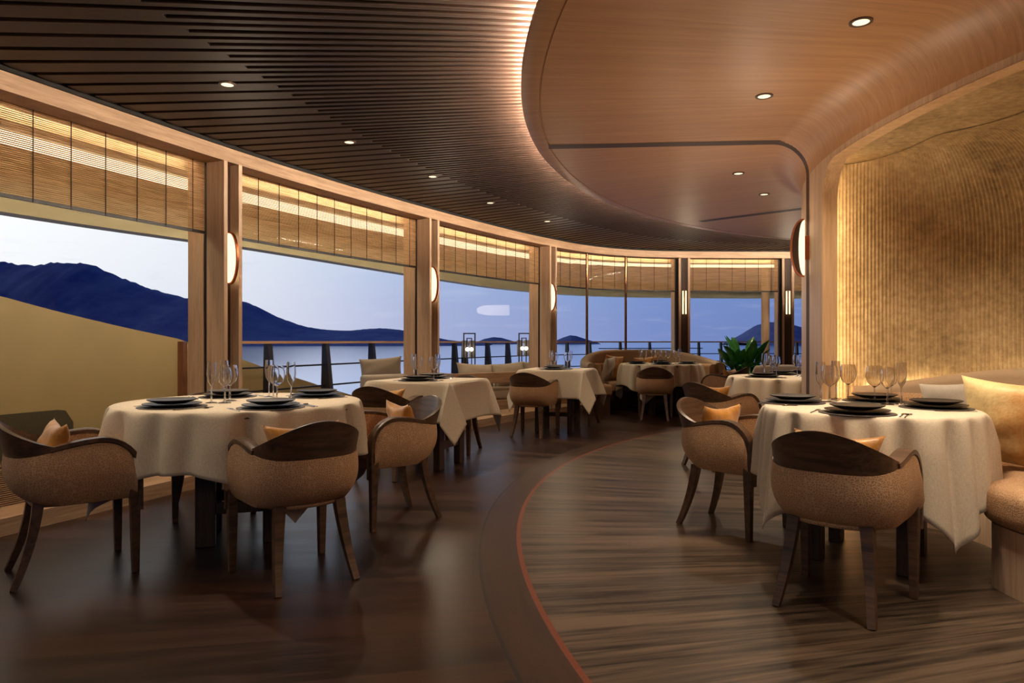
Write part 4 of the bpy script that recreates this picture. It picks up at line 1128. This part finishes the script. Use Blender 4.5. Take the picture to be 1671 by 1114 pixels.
# lanterns
for k, px in enumerate((766, 855.5)):
    d = 11.9+k*.7; x = (px-CX)/F*d; h = 1.1+14*d/F
    t = empty('floor_lantern', (x, d, -.02), .12); tag(t, '%s tall black frame lantern with glowing globes on the deck' % ('left', 'right')[k], 'lantern', 'deck lanterns'); h += .02
    b = MB()
    for sx in (-.095, .095): b.box(sx-.010, sx+.010, -.012, .012, 0, h)
    b.box(-.105, .105, -.012, .012, h-.02, h); b.build('outer_frame', M['black'], t, smooth=0)
    b = MB()
    for sx in (-.04, .04): b.box(sx-.008, sx+.008, .03, .046, 0, h-.085)
    b.box(-.048, .048, .03, .046, h-.10, h-.085); b.box(-.13, .13, -.10, .10, 0, .02); b.build('inner_frame', M['black'], t, smooth=0)
    b = MB(); b.box(-.125, -.02, .05, .056, h-.42, h-.13); b.box(.0, .095, .05, .056, h-.42, h-.13); b.build('screen', M['frost'], t, smooth=0)
    for sx in (-.035, .035):
        b = MB(); b.lathe([(.034*math.sin(PI*i/12), -.034*math.cos(PI*i/12)) for i in range(13)], 16, (sx, .0, h-.28)); b.build('globe', M['globe'], t)
oc = dup(cproto); oc.location = (3.75, 13.4, -.02); oc.rotation_euler.z = 2.2; tag(oc, 'chair out on the deck, seen beyond the far curved sofa', 'chair', 'outdoor chairs')
# ------------------------------------------------------------------ sea and hills
SEA = -9.0
mb = MB(); mb.grid([[(-30000, 25, SEA), (30000, 25, SEA)], [(-30000, 40000, SEA), (30000, 40000, SEA)]]); mb.grid([[(-30000, -3000, SEA), (-12, -3000, SEA)], [(-30000, 25, SEA), (-12, 25, SEA)]])
struct(mb.build('sea', M['sea'], smooth=0))['kind'] = 'stuff'
tag(bpy.data.objects['sea'], 'calm blue sea stretching to the horizon', 'sea')
def hill(name, prof, D, depth, label, seed):
    """prof: silhouette as (px, py) seen from the dining room, at distance D metres; a rounded ridge with slopes to both sides"""
    rnd = random.Random(seed); rows = []; n = 320; K = 9
    xs = [p[0] for p in prof]
    def py(x):
        for (a, ya), (b, yb) in zip(prof, prof[1:]):
            if a <= x <= b: return ya+(yb-ya)*(x-a)/(b-a)
        return prof[-1][1]
    for k in range(-K, K+1):
        f = k/K; row = []
        for i in range(n+1):
            x = xs[0]+(xs[-1]-xs[0])*i/n; H = (CY-py(x))/F*D-SEA+CH
            jag = (rnd.random()-.5)*.026*H if k == 0 else (rnd.random()-.5)*.022*H
            hz = H*max(0, 1-abs(f)**1.3)+jag
            dd = D+f*depth; row.append(((x-CX)/F*D*(1+.0*f), dd, SEA-2+max(hz, 0)))
        rows.append(row)
    mb = MB(); mb.grid(rows); o = mb.build(name, M['hill'], smooth=30); return tag(o, label, 'hill', 'hills across the water')
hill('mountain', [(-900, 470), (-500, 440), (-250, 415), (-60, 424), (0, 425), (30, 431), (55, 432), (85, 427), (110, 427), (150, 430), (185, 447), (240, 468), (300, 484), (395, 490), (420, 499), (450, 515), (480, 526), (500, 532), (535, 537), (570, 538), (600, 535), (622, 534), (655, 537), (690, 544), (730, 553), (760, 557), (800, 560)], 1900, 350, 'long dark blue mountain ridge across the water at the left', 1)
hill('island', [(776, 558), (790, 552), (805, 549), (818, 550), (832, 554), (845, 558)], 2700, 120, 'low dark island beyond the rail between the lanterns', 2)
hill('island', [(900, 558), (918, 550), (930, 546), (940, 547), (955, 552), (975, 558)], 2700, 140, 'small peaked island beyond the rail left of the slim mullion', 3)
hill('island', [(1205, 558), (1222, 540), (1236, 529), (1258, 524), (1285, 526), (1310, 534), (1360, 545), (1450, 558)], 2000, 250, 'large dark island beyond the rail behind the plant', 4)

# ------------------------------------------------------------------ ceiling downlights
def spot(name, loc, power, size=math.radians(95), blend=.7, col=(1, .82, .60), rad=.03, aim=None):
    l = bpy.data.lights.new(name, 'SPOT'); l.energy = power; l.spot_size = size; l.spot_blend = blend; l.color = col; l.shadow_soft_size = rad
    o = bpy.data.objects.new(name, l); COL.objects.link(o); o.location = loc
    if aim: o.rotation_euler = (Vector(aim)-Vector(loc)).to_track_quat('-Z', 'Y').to_euler()
    return o
def downlight(loc, lab, power, size, blend=.6, aim=None, flush=True):
    x, y, z = loc; t = empty('ceiling_downlight', loc); tag(t, lab, 'ceiling light', 'recessed downlights')
    b = MB(); b.lathe([(.050, .004), (.050, -.003), (.036, -.003), (.036, .004)], 28); b.build('trim_ring', M['dark_oak'], t)
    b = MB(); b.lathe([(0, -.001), (.036, -.001)], 28); b.build('lens', M['lamp'], t, smooth=0)
    s = spot('downlight_beam', (x, y, z-.03), power, math.radians(size), blend, aim=aim); return t
inner = [(1405, 36, 'brightest downlight nearest us in the round oak ceiling'), (1247, 157, 'second downlight in the round oak ceiling, above the right table'), (1205, 283, 'third downlight of the oak ceiling, just past the groove'), (1247, 317, 'farthest downlight in the round oak ceiling')]
for px, py, lab in inner:
    v = at(px, py, Z_DISC-.002); downlight(tuple(v), lab, 66, 125)
outer = [(371, 138, 'downlight in the slats over the left foreground table'), (570, 232, 'second downlight in the slats from the left'), (706, 288, 'third downlight in the slats from the left'), (800, 331, 'fourth small downlight in the slats'), (893, 361, 'farthest small downlight in the slats')]
for px, py, lab in outer:
    v = at(px, py, Z_SLAT-.003); downlight(tuple(v), lab, 46, 110)
# further lamps of the same rows, nearer than the picture's edge, and over the tables
for x, y, pw in ((-2.02, 2.85, 36), (-2.25, 1.6, 16), (1.80, 2.2, 46), (2.15, 1.3, 26)): spot('downlight_beam', (x, y, 2.50), pw, math.radians(125), .6)
for T, pw in ((T1, 110), (T2, 48), (T3, 48), (T4, 56), (T5, 58), (T6, 80), (Vector((3.5, 10.4)), 60)):
    spot('table_plant_beam', (T.x, T.y, 2.50), pw, math.radians(62), .8)  # the last of these is added to brighten the plant
for a in (196, 208): spot('ceiling_beam', cpt(5.14, a, 2.5), 40, math.radians(120), .6)

# light of the wall sconces, and added fill spots that no fixture gives off
def glow(loc, aim, power, cone, rad=.12, col=(1, .82, .60)):
    spot('sconce_and_fill', loc, power, math.radians(cone), .5, col, rad, aim)
for s_ in piers[:7]:
    p, t = W.at(s_+PW/2, -.10); q, _ = W.at(s_+PW/2, -3.0); glow((p.x, p.y, 1.78), (q.x, q.y, 2.0), 9, 175)
for a in (165.9, 181, 207, 222):
    p = cpt(R_WALL+.40, a, 1.70); glow(p, (p[0]-.02, p[1], 3), 9, 165)  # only the first is at a sconce, the rest are added uplights
for a in (178, 158, 142, 128, 196):
    p = cpt(5.7, a, 1.25); glow(p, (p[0], p[1]+.001, 3), 9, 150)  # uplights added in mid-room to fill the ceiling, no lamp stands there
# unseen fill lights added behind the viewer to brighten the chairs
for p, aim, pw in (((1.3, -1.6, 2.1), (.9, 3.2, .5), 30), ((-1.4, -1.8, 2.1), (-1.4, 3.5, .5), 42)):
    glow(p, aim, pw, 80, .35, (1, .80, .58))

spot('alcove_beam', (2.62, 3.62, 2.22), 22, math.radians(110), .8)  # unseen spot added to brighten the alcove sofa
